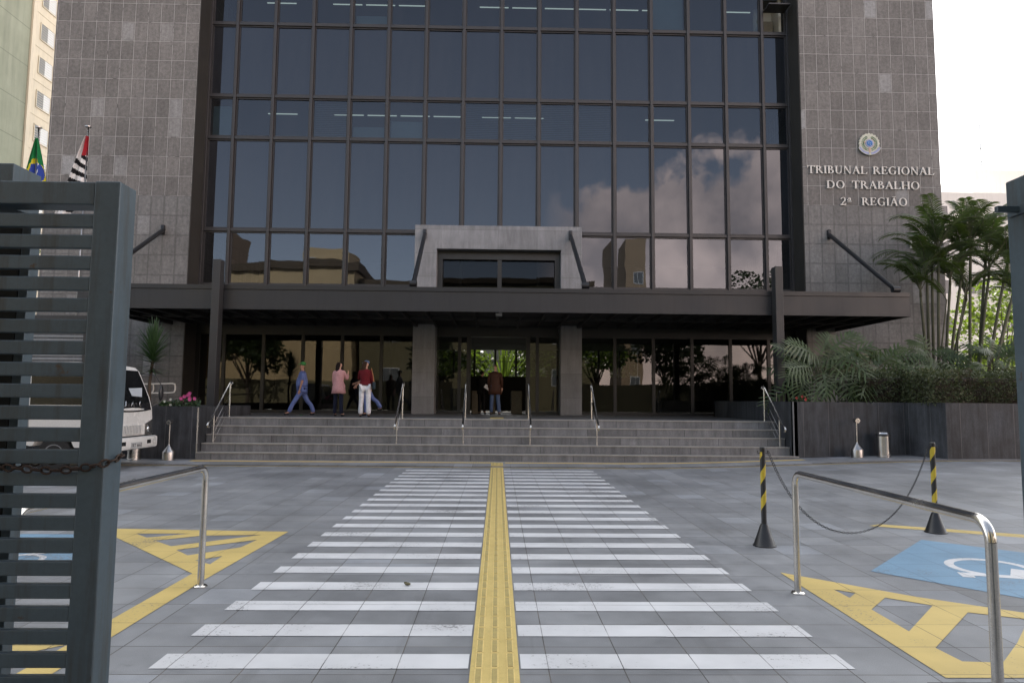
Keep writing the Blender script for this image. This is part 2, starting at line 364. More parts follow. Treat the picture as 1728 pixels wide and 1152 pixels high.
def glass(name, refl=(0.8, 0.87, 1.0), ior=1.9, tint=None, dark=(0.006, 0.007, 0.009), warp=0.10, ws=0.5, dirt=0.04):
    k = NM(name); v = k.coord()
    h = k.noise(v, ws, 2, 0.4); info = k.n('ShaderNodeObjectInfo')
    # each pane sits a little differently in its frame: a per-pane offset of the wave
    ofs = k.n('ShaderNodeVectorMath', operation='ADD'); k.l(v, ofs.inputs[0])
    cb = k.n('ShaderNodeCombineXYZ'); r9 = k.math('MULTIPLY', info.outputs['Random'], 90.0)
    for i in range(3): k.l(r9, cb.inputs[i])
    k.l(cb.outputs[0], ofs.inputs[1]); h = k.noise(ofs.outputs[0], ws, 2, 0.4)
    b = k.bump(h, warp, 0.05)
    fr = k.n('ShaderNodeFresnel'); fr.inputs['IOR'].default_value = ior; k.l(b, fr.inputs['Normal'])
    g = k.n('ShaderNodeBsdfGlossy'); g.inputs['Roughness'].default_value = 0.012; k.set(g.inputs['Color'], refl); k.l(b, g.inputs['Normal'])
    if tint:
        t = k.n('ShaderNodeBsdfTransparent'); k.set(t.inputs['Color'], tint); under = t.outputs[0]
    else:
        d = k.n('ShaderNodeBsdfDiffuse')
        sv = k.coord(scale=(3, 3, 0.4)); dn = k.noise(sv, 1.3, 5, 0.7)
        k.l(k.ramp(dn, [(0.3, dark), (0.75, tuple(x*1.5 for x in dark))]), d.inputs['Color']); under = d.outputs[0]
    mx = k.n('ShaderNodeMixShader'); k.l(fr.outputs[0], mx.inputs[0]); k.l(under, mx.inputs[1]); k.l(g.outputs[0], mx.inputs[2])
    # a film of dust
    du = k.n('ShaderNodeBsdfDiffuse'); k.set(du.inputs['Color'], (0.20, 0.20, 0.20))
    sv2 = k.coord(scale=(2, 2, 0.25)); dn2 = k.noise(sv2, 1.0, 6, 0.7)
    m2 = k.n('ShaderNodeMixShader'); k.l(k.math('MULTIPLY', k.ramp(dn2, [(0.35, 0.15), (0.75, 1.0)]), dirt), m2.inputs[0])
    k.l(mx.outputs[0], m2.inputs[1]); k.l(du.outputs[0], m2.inputs[2])
    return k.done(m2.outputs[0])
M['glass_tall'] = glass('glass_spandrel', ior=1.66)
M['glass_band'] = glass('glass_band', ior=1.64, tint=(0.24, 0.33, 0.36))
M['glass_low'] = glass('glass_low', ior=1.80, tint=(0.25, 0.27, 0.29), warp=0.13)
M['glass_lobby'] = glass('glass_lobby', refl=(0.9, 0.9, 0.9), ior=1.60, tint=(0.26, 0.27, 0.25), warp=0.09, dirt=0.015)
M['glass_portal'] = glass('glass_portal', ior=1.30, tint=(0.2, 0.21, 0.20), warp=0.08, dirt=0.01)
def emis(name, col, st):
    k = NM(name); e = k.n('ShaderNodeEmission'); k.set(e.inputs[0], col); e.inputs[1].default_value = st; return k.done(e.outputs[0])
M['tube_light'] = emis('tube_light', (1.0, 0.93, 0.80), 0.30)
M['office_wall'] = mottled('office_wall', (0.42, 0.38, 0.30), 0.1, 1, 0.8)
M['office_ceiling'] = mottled('office_ceiling', (0.10, 0.10, 0.10), 0.1, 1, 0.8)
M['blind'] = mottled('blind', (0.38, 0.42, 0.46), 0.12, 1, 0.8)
M['steel'] = mottled('stainless_steel', (0.62, 0.60, 0.57), 0.12, 3, 0.22, 1.0, 0.03, 90)
M['steel_dark'] = mottled('brushed_steel', (0.40, 0.39, 0.38), 0.15, 3, 0.32, 1.0, 0.04, 90)
def gatepaint():
    k = NM('gate_paint'); v = k.coord(); n1 = k.noise(v, 2.2, 5, 0.65); n2 = k.noise(v, 45, 4, 0.7)
    c = k.ramp(n1, [(0.3, (0.036, 0.055, 0.070)), (0.7, (0.055, 0.080, 0.099))])
    c = k.mix(0.3, c, k.ramp(n2, [(0.3, 0.35), (0.7, 0.65)]), 'OVERLAY')
    sv = k.coord(scale=(9, 9, 0.7)); s2 = k.noise(sv, 1.6, 6, 0.7)
    c = k.mix(k.math('MULTIPLY', k.ramp(s2, [(0.50, 0), (0.68, 1)]), 0.75), c, (0.030, 0.030, 0.028))
    sc = k.coord(scale=(40, 40, 2)); c = k.mix(k.math('MULTIPLY', k.ramp(k.noise(sc, 2.0, 4, 0.8), [(0.70, 0), (0.76, 1)]), 0.35), c, (0.15, 0.17, 0.18))
    ru = k.math('ADD', k.noise(v, 9, 6, 0.75), k.math('MULTIPLY', n1, 0.3)); c = k.mix(k.ramp(ru, [(0.82, 0), (0.87, 1)]), c, (0.05, 0.030, 0.018))
    return k.done(k.bsdf(c, k.ramp(n1, [(0.3, 0.38), (0.7, 0.55)]), 0, k.bump(n2, 0.15, 0.003), 0.5))
M['gate_paint'] = gatepaint()
M['gate_black'] = mottled('gate_black', (0.006, 0.007, 0.008), 0.3, 3, 0.6)
M['rust'] = mottled('rusty_iron', (0.048, 0.030, 0.022), 0.5, 14, 0.75, 0.4, 0.5, 120)
M['rubber'] = mottled('rubber', (0.014, 0.014, 0.014), 0.3, 6, 0.75, 0, 0.2)
M['black_plastic'] = mottled('black_plastic', (0.014, 0.015, 0.017), 0.25, 6, 0.4, 0, 0.08)
M['yellow_tape'] = mottled('yellow_tape', (0.50, 0.38, 0.03), 0.15, 8, 0.45, 0, 0.08)
M['truck_white'] = mottled('truck_white', (0.62, 0.62, 0.60), 0.06, 1.5, 0.3, 0, 0.02)
M['truck_black'] = mottled('truck_black', (0.010, 0.011, 0.012), 0.2, 3, 0.12)
M['chrome'] = mottled('chrome', (0.75, 0.76, 0.77), 0.05, 3, 0.1, 1.0)
M['plate'] = mottled('plate_grey', (0.42, 0.43, 0.43), 0.05, 8, 0.4)
M['letter'] = mottled('letter_metal', (0.60, 0.58, 0.54), 0.1, 5, 0.45, 0.0, 0.03)
M['cream'] = mottled('cream_render', (0.60, 0.53, 0.41), 0.1, 0.6, 0.85, 0, 0.1, streak=0.35)
M['cream_street'] = mottled('cream_street', (0.46, 0.35, 0.20), 0.14, 0.25, 0.9, 0, 0.1, streak=0.4)
M['olive_wall'] = mottled('olive_wall', (0.13, 0.115, 0.065), 0.2, 0.3, 0.9, 0, 0.1, streak=0.3)
M['orange_wall'] = mottled('orange_wall', (0.27, 0.20, 0.135), 0.12, 0.3, 0.9, 0, 0.1, streak=0.2)
M['pale_wall'] = mottled('pale_wall', (0.80, 0.76, 0.70), 0.06, 0.4, 0.85, 0, 0.1, streak=0.15)
M['roof_tile'] = mottled('roof_edge', (0.075, 0.055, 0.035), 0.2, 1, 0.9)
M['bgwin'] = mottled('background_window', (0.10, 0.11, 0.12), 0.3, 2, 0.2)
M['alu'] = mottled('aluminium', (0.55, 0.56, 0.57), 0.08, 3, 0.4, 0.3)
M['shutter'] = mottled('shutter_grey', (0.22, 0.23, 0.24), 0.12, 1.2, 0.5, 0.2, streak=0.3)
def greenwall():
    k = NM('green_render'); v = k.coord(); n = k.noise(v, 0.35, 5, 0.65); sv = k.coord(scale=(1.5, 1.5, 0.12)); s2 = k.noise(sv, 1.2, 6, 0.7)
    c = k.ramp(n, [(0.3, (0.225, 0.240, 0.175)), (0.7, (0.290, 0.305, 0.230))])
    c = k.mix(k.math('MULTIPLY', k.ramp(s2, [(0.45, 0), (0.75, 1)]), 0.5), c, (0.12, 0.13, 0.10))
    sp = k.n('ShaderNodeSeparateXYZ'); k.l(v, sp.inputs[0]); fz = k.math('FRACT', k.math('DIVIDE', sp.outputs[2], 3.1))
    c = k.mix(k.math('MULTIPLY', k.math('LESS_THAN', fz, 0.02), 0.6), c, (0.09, 0.10, 0.07))
    return k.done(k.bsdf(c, 0.9))
M['green_wall'] = greenwall()
def leafmat(name, col, var=0.45, trans=0.35, rough=0.5, hue=None, scale=4.0, spec=0.4):
    k = NM(name); v = k.coord(); n = k.noise(v, scale, 4, 0.7); n2 = k.noise(v, 30, 3, 0.7)
    hi = tuple(min(1, x*(1+var)) for x in col) if hue is None else hue
    c = k.ramp(n, [(0.3, tuple(x*(1-var) for x in col)), (0.55, col), (0.75, hi)])
    c = k.mix(0.35, c, k.ramp(n2, [(0.3, 0.3), (0.7, 0.7)]), 'OVERLAY')
    p = k.bsdf(c, rough, 0, None, spec); t = k.n('ShaderNodeBsdfTranslucent')
    k.l(k.mix(1.0, c, (1.0, 1.15, 0.45), 'MULTIPLY'), t.inputs['Color']); mx = k.n('ShaderNodeMixShader'); mx.inputs[0].default_value = trans
    k.l(p, mx.inputs[1]); k.l(t.outputs[0], mx.inputs[2]); return k.done(mx.outputs[0])
M['philo_leaf'] = leafmat('philodendron_leaf', (0.060, 0.090, 0.032), 0.45, 0.25, 0.4)
M['palm_leaf'] = leafmat('palm_leaf', (0.062, 0.090, 0.030), 0.45, 0.4, 0.45)
M['hedge_leaf'] = leafmat('hedge_leaf', (0.080, 0.098, 0.046), 0.45, 0.2, 0.55, (0.095, 0.060, 0.060), 1.6)
M['yucca_leaf'] = leafmat('yucca_leaf', (0.045, 0.085, 0.038), 0.4, 0.2, 0.4)
M['tree_leaf'] = leafmat('tree_leaf', (0.040, 0.060, 0.020), 0.4, 0.4, 0.5)
M['bright_leaf'] = leafmat('bright_leaf', (0.13, 0.17, 0.035), 0.4, 0.5, 0.5)
M['garden_leaf'] = leafmat('garden_leaf', (0.060, 0.082, 0.022), 0.5, 0.5, 0.5, None, 1.5)
M['pink'] = leafmat('pink_petal', (0.60, 0.10, 0.30), 0.2, 0.2, 0.6)
M['red_petal'] = leafmat('red_petal', (0.45, 0.06, 0.06), 0.2, 0.2, 0.6)
M['white_petal'] = leafmat('white_petal', (0.75, 0.75, 0.70), 0.1, 0.2, 0.6)
M['bark'] = mottled('bark', (0.065, 0.048, 0.034), 0.4, 8, 0.85, 0, 0.4)
M['palm_stem'] = mottled('palm_stem', (0.070, 0.070, 0.038), 0.4, 5, 0.7, 0, 0.3)
M['soil'] = mottled('soil', (0.035, 0.026, 0.018), 0.4, 5, 0.95, 0, 0.6)
M['kerb'] = mottled('kerb_concrete', (0.16, 0.165, 0.17), 0.15, 3, 0.7, 0, 0.2)
M['asphalt'] = mottled('asphalt', (0.05, 0.05, 0.05), 0.2, 2, 0.85, 0, 0.4)
M['groove'] = mottled('groove', (0.012, 0.012, 0.012), 0.2, 2, 0.9)
def tactile():
    k = NM('tactile_yellow'); v = k.coord(); n = k.noise(v, 3, 5, 0.7); f = k.noise(v, 150, 3, 0.7)
    c = k.ramp(n, [(0.3, (0.46, 0.35, 0.125)), (0.7, (0.56, 0.435, 0.17))]); c = k.mix(0.5, c, k.ramp(f, [(0.3, 0.35), (0.7, 0.65)]), 'OVERLAY')
    d = k.noise(v, 14, 6, 0.8); c = k.mix(k.math('MULTIPLY', k.ramp(d, [(0.55, 0), (0.75, 1)]), 0.45), c, (0.22, 0.18, 0.09))
    return k.done(k.bsdf(c, 0.65, 0, k.bump(f, 0.3, 0.003), 0.3))
M['tactile'] = tactile()
M['tactile_bar'] = mottled('tactile_bar', (0.35, 0.28, 0.105), 0.2, 12, 0.65, 0, 0.3)
M['tactile_rim'] = mottled('tactile_rim', (0.62, 0.48, 0.19), 0.15, 12, 0.65, 0, 0.3)
for nm, c, r in (('skin', (0.36, 0.20, 0.14), 0.5), ('skin_light', (0.50, 0.30, 0.22), 0.5), ('scrub_blue', (0.115, 0.155, 0.34), 0.8), ('pink_coat', (0.50, 0.27, 0.27), 0.85),
                 ('navy', (0.012, 0.015, 0.030), 0.85), ('white_cloth', (0.62, 0.62, 0.64), 0.85), ('maroon', (0.10, 0.010, 0.014), 0.85),
                 ('brown_jacket', (0.050, 0.022, 0.014), 0.6), ('tan_hem', (0.13, 0.055, 0.018), 0.7), ('denim', (0.07, 0.10, 0.17), 0.85), ('black_cloth', (0.008, 0.008, 0.008), 0.85), ('green_cap', (0.05, 0.20, 0.06), 0.8),
                 ('blue_cap', (0.10, 0.15, 0.26), 0.8), ('dark_hair', (0.010, 0.006, 0.005), 0.7), ('brown_hair', (0.035, 0.018, 0.010), 0.7), ('grey_hair', (0.10, 0.06, 0.04), 0.6), ('bag_teal', (0.02, 0.035, 0.045), 0.45), ('tan_leather', (0.30, 0.14, 0.06), 0.5), ('shoe', (0.02, 0.02, 0.022), 0.5), ('paper', (0.7, 0.7, 0.68), 0.8), ('flag_green', (0.012, 0.16, 0.05), 0.7), ('flag_yellow', (0.55, 0.48, 0.03), 0.7), ('flag_blue', (0.03, 0.06, 0.30), 0.7), ('flag_white', (0.65, 0.65, 0.65), 0.7), ('flag_black', (0.010, 0.010, 0.012), 0.7), ('flag_red', (0.32, 0.02, 0.03), 0.7), ('turnstile', (0.16, 0.14, 0.10), 0.5), ('crest_ivory', (0.50, 0.50, 0.42), 0.6), ('crest_blue', (0.05, 0.17, 0.42), 0.5), ('crest_lilac', (0.30, 0.32, 0.48), 0.6), ('crest_green', (0.10, 0.19, 0.11), 0.6), ('crest_pink', (0.52, 0.36, 0.28), 0.6)):
    M[nm] = mottled(nm, c, 0.22, 9, r, 0, 0.35, 26, 0.15)
# ------------------------------------------------------------------ ground
def struct(name, mb, mat, **k):
    return tag(mb.build(name, mat, **k), kind='structure')
g = MB(); xs = [-22+i for i in range(0, 53)]; ys = [2+i for i in range(0, 24)]
for i in range(len(xs)-1):
    for j in range(len(ys)-1):
        a, b, c, d = xs[i], xs[i+1], ys[j], ys[j+1]
        g.quad((a, c, zg(a, c)), (b, c, zg(b, c)), (b, d, zg(b, d)), (a, d, zg(a, d)))
struct('forecourt_paving', g, M['paving'], smooth=True)
g = MB()   # the land all round, one sheet with the forecourt let into it
g.sheet([[(-400, -400), (400, -400), (400, 600), (-400, 600)]], lambda x, y: -0.012)
struct('ground', g, M['asphalt'])
g = MB(); g.sheet([[(-60, -9), (60, -9), (60, 1.9), (-60, 1.9)]], lambda x, y: -0.004)
struct('pavement', g, M['kerb'])
def zk(x, y=0): return zg(x, 11.9)
# low kerb strip at the foot of the steps
g = MB(); kx = [-14+0.75*i for i in range(41)]
for i in range(40):
    a, b = kx[i], kx[i+1]; za, zb = zk(a, 17)+0.035, zk(b, 17)+0.035
    g.quad((a, 16.86, za), (b, 16.86, zb), (b, 18.6, zb), (a, 18.6, za)); g.quad((a, 16.86, za-0.1), (b, 16.86, zb-0.1), (b, 16.86, zb), (a, 16.86, za))
struct('kerb_strip', g, M['paving'])
g = MB()
for i in range(40):
    a, b = kx[i], kx[i+1]; za, zb = zk(a)+0.004, zk(b)+0.004
    g.quad((a, 16.74, za), (b, 16.74, zb), (b, 16.80, zb), (a, 16.80, za))
struct('kerb_line_marking', g, M['yellow_paint'])
g = MB()
for i in range(40):
    a, b = kx[i], kx[i+1]; za, zb = zk(a)+0.005, zk(b)+0.005
    g.quad((a, 16.81, za), (b, 16.81, zb), (b, 16.853, zb), (a, 16.853, za))
struct('drain_groove', g, M['groove'])
# zebra stripes
g = MB(); zf = lambda x, y: zg(x, y)+0.004
for k in range(21):
    yc = 4.475+0.578*k; j = random.uniform
    for x0, x1 in ((-2.11, -0.165), (0.16, 2.24)):
        n = 4
        for q in range(n):
            a, b = x0+(x1-x0)*q/n, x0+(x1-x0)*(q+1)/n
            g.quad((a, yc-0.122+j(-.003, .003), zf(a, yc)), (b, yc-0.122+j(-.003, .003), zf(b, yc)), (b, yc+0.122+j(-.003, .003), zf(b, yc)), (a, yc+0.122+j(-.003, .003), zf(a, yc)))
struct('zebra_crossing_marking', g, M['white_paint'])
# tactile guide strip: slab, rims and raised bars
g = MB(); g.box(-0.152, 0.148, 3.0, 16.855, -0.02, 0.008); g.box(-0.152, 0.148, 16.865, 17.72, -0.02, 0.042)
struct('tactile_paving', g, M['tactile'])
g = MB(); g2 = MB()
y = 3.1
while y < 17.5:
    for xb in (-0.100, -0.002, 0.096):
        zt = 0.008 if y+0.2 < 16.85 else 0.042
        if 16.6 < y < 16.87: continue
        g2.box(xb-0.024, xb+0.024, y-0.010, y+0.232, zt-0.002, zt+0.003)
        g.cbox(xb-0.016, xb+0.016, y+0.004, y+0.218, zt, zt+0.007, 0.003)
    y += 0.252
struct('tactile_paving_bars', g, M['tactile_bar']); struct('tactile_paving_rims', g2, M['tactile_rim'])
# warning strip along the steps
g = MB(); g2 = MB(); x = -7.8
while x < 7.95:
    if not (-0.2 < x < 0.15):
        z = zk(x)+0.036; g.quad((x, 17.60, z), (x+0.25, 17.60, zk(x+.25)+0.036), (x+0.25, 17.84, zk(x+.25)+0.036), (x, 17.84, z))
        for a in range(4):
            for b in range(4):
                g2.box(x+0.03+a*0.06, x+0.055+a*0.06, 17.63+b*0.055, 17.652+b*0.055, z, z+0.006)
    x += 0.25
struct('tactile_warning_strip', g, M['tactile']); struct('tactile_warning_dots', g2, M['tactile_rim'])
# yellow hatching and access bay, left
zf = lambda x, y: zg(x, y)+0.004
g = MB()
g.sheet([[(-2.845, 2.2), (-2.63, 2.2), (-2.64, 6.4), (-2.57, 8.66), (-5.0, 8.82), (-2.845, 6.62)],
         [(-4.35, 8.50), (-3.70, 8.52), (-4.10, 8.26)],
         [(-3.93, 8.10), (-3.50, 8.40), (-2.83, 8.45), (-3.60, 7.80)],
         [(-3.46, 7.62), (-2.78, 8.17), (-2.82, 7.76), (-3.22, 7.36)],
         [(-3.05, 7.14), (-2.85, 7.34), (-2.83, 6.98)]], zf)
g.sheet([[(-2.86, 4.75), (-3.6, 4.05), (-3.9, 4.30), (-2.86, 5.1)]], zf)
g.sheet([[(2.76, 6.74), (2.72, 4.22), (6.2, 4.22), (6.2, 4.9), (4.18, 5.50), (3.60, 5.92)],
         [(2.99, 6.15), (3.13, 6.04), (3.0, 5.89)],
         [(3.31, 5.90), (3.58, 5.68), (3.0, 5.05), (3.01, 5.57)],
         [(3.745, 5.50), (4.10, 5.33), (3.62, 4.82), (3.25, 4.46), (3.0, 4.48), (2.98, 4.72)],
         [(4.25, 5.24), (4.75, 5.06), (4.3, 4.5), (3.72, 4.5)]], zf)
g.sheet([[(4.95, 9.15), (6.9, 8.0), (7.6, 7.5), (7.6, 7.75), (6.9, 8.25), (5.15, 9.25)]], zf)
struct('yellow_bay_marking', g, M['yellow_paint'])
g = MB()
g.sheet([[(3.68, 6.80), (5.10, 8.26), (6.6, 6.8), (5.1, 5.2)]], zf)
g.sheet([[(-6.3, 7.9), (-5.65, 8.44), (-4.98, 8.44), (-4.1, 6.9), (-5.5, 6.6)]], zf)
struct('blue_bay_marking', g, M['blue_paint'])
def wheelchair(cx, cy, s, rot, name):
    """the access symbol as painted strokes"""
    g = MB(); c_, s_ = cos(rot), sin(rot)
    def T(u, v): return (cx+s*(u*c_-v*s_), cy+s*(u*s_+v*c_))
    def stroke(pts, w):
        for (a, b) in zip(pts[:-1], pts[1:]):
            dx, dy = b[0]-a[0], b[1]-a[1]; l = sqrt(dx*dx+dy*dy); nx, ny = -dy/l*w/2, dx/l*w/2
            P = [T(a[0]+nx, a[1]+ny), T(a[0]-nx, a[1]-ny), T(b[0]-nx, b[1]-ny), T(b[0]+nx, b[1]+ny)]
            g.sheet([P], lambda x, y: zg(x, y)+0.008)
    arc = [(0.02+0.36*cos(t), -0.18+0.36*sin(t)) for t in [radians(125+i*12) for i in range(20)]]
    stroke(arc, 0.085)
    g.sheet([[T(0.0+0.09*cos(t*pi/8), 0.62+0.09*sin(t*pi/8)) for t in range(16)]], lambda x, y: zg(x, y)+0.008)
    g.sheet([[T(-.05, .48), T(-.05, -.02), T(.28, -.02), T(.44, -.44), T(.62, -.38), T(.58, -.28), T(.50, -.30), T(.36, .10), T(.06, .10), T(.06, .20), T(.32, .20), T(.32, .29), T(.06, .29), T(.06, .48)]], lambda x, y: zg(x, y)+0.0085)
    struct(name, g, M['sign_white'])
wheelchair(5.12, 6.82, 1.0, radians(-128), 'access_symbol_marking')
wheelchair(-4.95, 7.05, 0.7, radians(100), 'access_symbol_marking')
g = MB(); g.box(2.55, 8, 4.08, 4.13, -0.01, 0.012); g.box(-8, -2.3, 2.5, 2.54, -0.01, 0.012)
struct('gate_track', g, M['groove'])
# dry leaf on the crossing
lf = MB(); lf.ball((-0.78, 6.22, 0.02), 0.022, 1.3, 0.8, 0.55, 8, 6); lf.ball((-0.80, 6.24, 0.024), 0.012, 1.5, .5, .8, 6, 4)
tag(lf.build('dry_leaf', M['olive_wall']), 'small crumpled brown leaf lying on a white crossing stripe', 'leaf')

# ------------------------------------------------------------------ courthouse
B = empty('office_building', (0, 25, 0), 0, 'tall courthouse with dark glass curtain wall between two grey granite piers', 'building')
HT = 36.0; PL = 1.10
for s in (-1, 1):
    x0, x1 = (-16.8, -11.45) if s < 0 else (11.47, 16.75)
    t = MB(); t.box(x0, x1, 25.0, 34.5, 9.06, HT); t1 = t.build('granite_pier', M['old_granite'], B)
    t = MB(); t.box(x0, x1, 25.0, 34.5, -0.1, 9.06); t.build('pier_base', M['new_granite'], t1)
    xi = x1 if s < 0 else x0
    BX(xi-(0 if s < 0 else 0.03), xi+(0.03 if s < 0 else 0), 25.02, 26.2, PL, HT-.1).build('reveal', M['reveal'], t1)
# body behind the glass
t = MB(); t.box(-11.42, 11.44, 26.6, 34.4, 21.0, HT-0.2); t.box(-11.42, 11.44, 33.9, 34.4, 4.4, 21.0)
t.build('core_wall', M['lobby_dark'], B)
t = MB(); t.box(-11.42, 11.44, 26.05, 26.55, 18.2, HT-0.1); t.build('upper_curtain_wall', M['glass_tall'], B)
ZR = [5.90, 8.05, 11.68, 13.36, 16.30, 17.98, 21.0]
GX = [0.01+1.483*k for k in range(-7, 8)]
EX = [-11.40]+GX+[11.42]
for x in EX:
    w = 0.055; t = MB(); t.cbox(x-w, x+w, 25.88, 26.10, 5.07, 21.0, 0.012)
    t.build('mullion', M['bronze'], B)
for z in ZR:
    t = MB(); t.cbox(-11.36, 11.38, 25.925, 26.07, z-0.06, z+0.06, 0.012); t.build('transom', M['bronze'], B)
wi = 0
for r in range(5):
    z0, z1 = ZR[r]+0.062, ZR[r+1]-0.062
    for c in range(len(EX)-1):
        x0, x1 = EX[c]+0.057, EX[c+1]-0.057
        if r == 0 and x0 > -3.1 and x1 < 3.1: continue
        f = MB(); fw_ = 0.045
        f.box(x0, x0+fw_, 25.985, 26.06, z0, z1).box(x1-fw_, x1, 25.985, 26.06, z0, z1).box(x0+fw_, x1-fw_, 25.986, 26.059, z0, z0+fw_).box(x0+fw_, x1-fw_, 25.986, 26.059, z1-fw_, z1)
        w_ = f.build('window', M['bronze'], B)
        if r == 4 and c == len(EX)-2:     # the sash standing open
            tag(w_, 'narrow window with its sash swung open')
            p = MB(); p.box(x0+0.03, x1-0.03, 25.35, 25.98, z0+0.83, z0+0.88); p.build('open_sash', M['bronze'], w_)
            continue
        gm = M['glass_low'] if r == 0 else (M['glass_band'] if r in (2, 4) else M['glass_tall'])
        p = MB(); tl = random.uniform(-0.007, 0.007); tm = random.uniform(-0.008, 0.008)
        p.quad((x0+fw_, 26.03-tl, z0+fw_), (x1-fw_, 26.03+tl, z0+fw_), (x1-fw_, 26.03+tl+tm, z1-fw_), (x0+fw_, 26.03-tl+tm, z1-fw_))
        p.build('pane', gm, w_)
# offices seen through the strips of clear glass
for (zf_, zc) in ((5.95, 7.98), (11.66, 13.30), (16.3, 17.95)):
    t = MB(); t.box(-11.3, 11.3, 26.35, 33.8, zc, zc+0.2); o = t.build('ceiling', M['office_ceiling'], B)
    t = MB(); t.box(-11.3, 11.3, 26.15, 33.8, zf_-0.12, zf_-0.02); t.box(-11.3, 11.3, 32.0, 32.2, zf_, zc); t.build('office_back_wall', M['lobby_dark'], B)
    rows = ((27.6,), (27.4, 29.9), (27.2, 29.6))[(zc > 9)+(zc > 15)]
    for yy in rows:
        x = -10.2+random.uniform(0, .8)
        while x < 10:
            if zc > 9 and random.random() < (0.45 if zc < 15 else 0.7):
                BX(x, x+1.2, yy, yy+0.045, zc-0.03, zc-0.004).build('ceiling_light', M['tube_light'], o)
            x += random.choice((1.36, 1.36, 2.0))
t = MB(); t.box(10.45, 11.3, 26.9, 27.0, 16.3, 17.9); t.box(11.2, 11.3, 26.2, 26.9, 16.3, 17.9); t.build('office_wall', M['office_wall'], B)
t = MB(); t.cbox(10.62, 11.1, 26.5, 26.85, 16.5, 17.15, 0.03); t.build('air_conditioner', M['turnstile'], B)
bl = MB()
for (c, r, h) in ((0, 2, 1.25), (4, 2, 0.5), (5, 2, 0.75), (2, 2, 0.0), (11, 2, 0.12), (12, 4, 1.5), (4, 4, 0.45)):
    if h: BX(EX[c]+0.12, EX[c+1]-0.12, 26.2, 26.22, ZR[r]+0.1, ZR[r]+0.1+h).build('blind', M['blind'], B)
for (c, r) in ((3, 2), (8, 2), (9, 2), (10, 2), (7, 2)):
    z = ZR[r]+0.15; q = MB()
    while z < ZR[r+1]-0.12:
        q.box(EX[c]+0.12, EX[c+1]-0.12, 26.25, 26.27, z, z+0.012); z += 0.075
    q.build('venetian_blind', M['blind'], B)
# granite portal standing over the canopy and its two columns
t = MB(); t.box(-3.15, -2.33, 25.1, 25.95, PL, 5.0); t.build('entrance_column', M['column_granite'], B)
t = MB(); t.box(2.31, 3.09, 25.1, 25.95, PL, 5.0); t.build('entrance_column', M['column_granite'], B)
t = MB(); t.box(-3.15, -2.33, 25.1, 26.2, 5.0, 7.23); t.box(2.31, 3.09, 25.1, 26.2, 5.0, 7.23); t.box(-3.15, 3.09, 25.1, 26.2, 7.233, 8.12)
P = t.build('portal', M['portal_granite'], B)
t = MB(); t.box(-2.33, -2.13, 25.5, 25.8, 5.0, 7.23).box(2.11, 2.31, 25.5, 25.8, 5.0, 7.23).box(-2.13, 2.11, 25.501, 25.8, 6.92, 7.22).box(-0.06, 0.1, 25.52, 25.8, 5.0, 6.92)
t.build('portal_window_frame', M['dark_frame'], P)
for a, b in ((-2.13, -0.06), (0.1, 2.11)):
    MB().quad((a, 25.7, 5.05), (b, 25.704, 5.05), (b, 25.70, 6.92), (a, 25.697, 6.92)).build('portal_pane', M['glass_portal'], P)
# canopy
t = MB(); t.prism([(-12.5, 20.42), (12.5, 20.42), (12.5, 24.995), (11.46, 24.995), (11.46, 25.9), (-11.44, 25.9), (-11.44, 24.995), (-12.5, 24.995)], 'z', 4.40, 4.86)
CN = t.build('canopy', M['soffit'], B)
t = MB(); t.box(-12.54, 12.54, 20.375, 20.42, 4.27, 4.865); t.box(-12.545, -12.5, 20.42, 24.99, 4.27, 4.865); t.box(12.5, 12.545, 20.42, 24.99, 4.27, 4.865)
t.build('fascia', M['fascia'], CN)
t = MB(); t.box(-12.52, 12.52, 20.34, 20.60, 4.87, 5.0); t.box(-12.52, -12.4, 20.6, 24.99, 4.87, 5.0); t.box(12.4, 12.52, 20.6, 24.99, 4.87, 5.0)
t.build('flashing', M['canopy_dark'], CN)
t = MB(); x = -11.9
while x < 12:
    t.box(x-0.04, x+0.04, 20.45, 24.98, 4.275, 4.40); x += 1.483/2
t.box(-12.4, 12.4, 22.7, 22.8, 4.29, 4.399)
t.build('soffit_ribs', M['soffit'], CN)
MB().cbox(-0.09, 0.11, 20.7, 20.95, 4.20, 4.34, 0.02).build('security_camera', M['shutter'], CN)
for x in (-8.32, 8.38):
    MB().cbox(x-0.115, x+0.115, 20.02, 20.335, PL-0.8, 5.70, 0.01).build('canopy_post', M['post_steel'], B)
for a, b in (((-12.38, 25.0, 7.78), (-12.3, 20.75, 5.16)), ((-2.78, 25.1, 7.78), (-2.62, 20.75, 5.16)), ((2.66, 25.1, 7.80), (2.66, 20.75, 5.16)), ((12.38, 25.0, 7.95), (12.32, 20.75, 5.16))):
    t = MB(); t.tube([a, b], 0.075, 12)
    t.cbox(a[0]-0.06, a[0]+0.06, a[1]-0.1, a[1]-0.002, a[2]-0.2, a[2]+0.16, 0.01); t.tube([(b[0]-0.11, b[1]-.02, b[2]), (b[0]+0.11, b[1]-.02, b[2])], 0.10, 12)
    t.build('canopy_strut', M['canopy_dark'], B, smooth=SM)
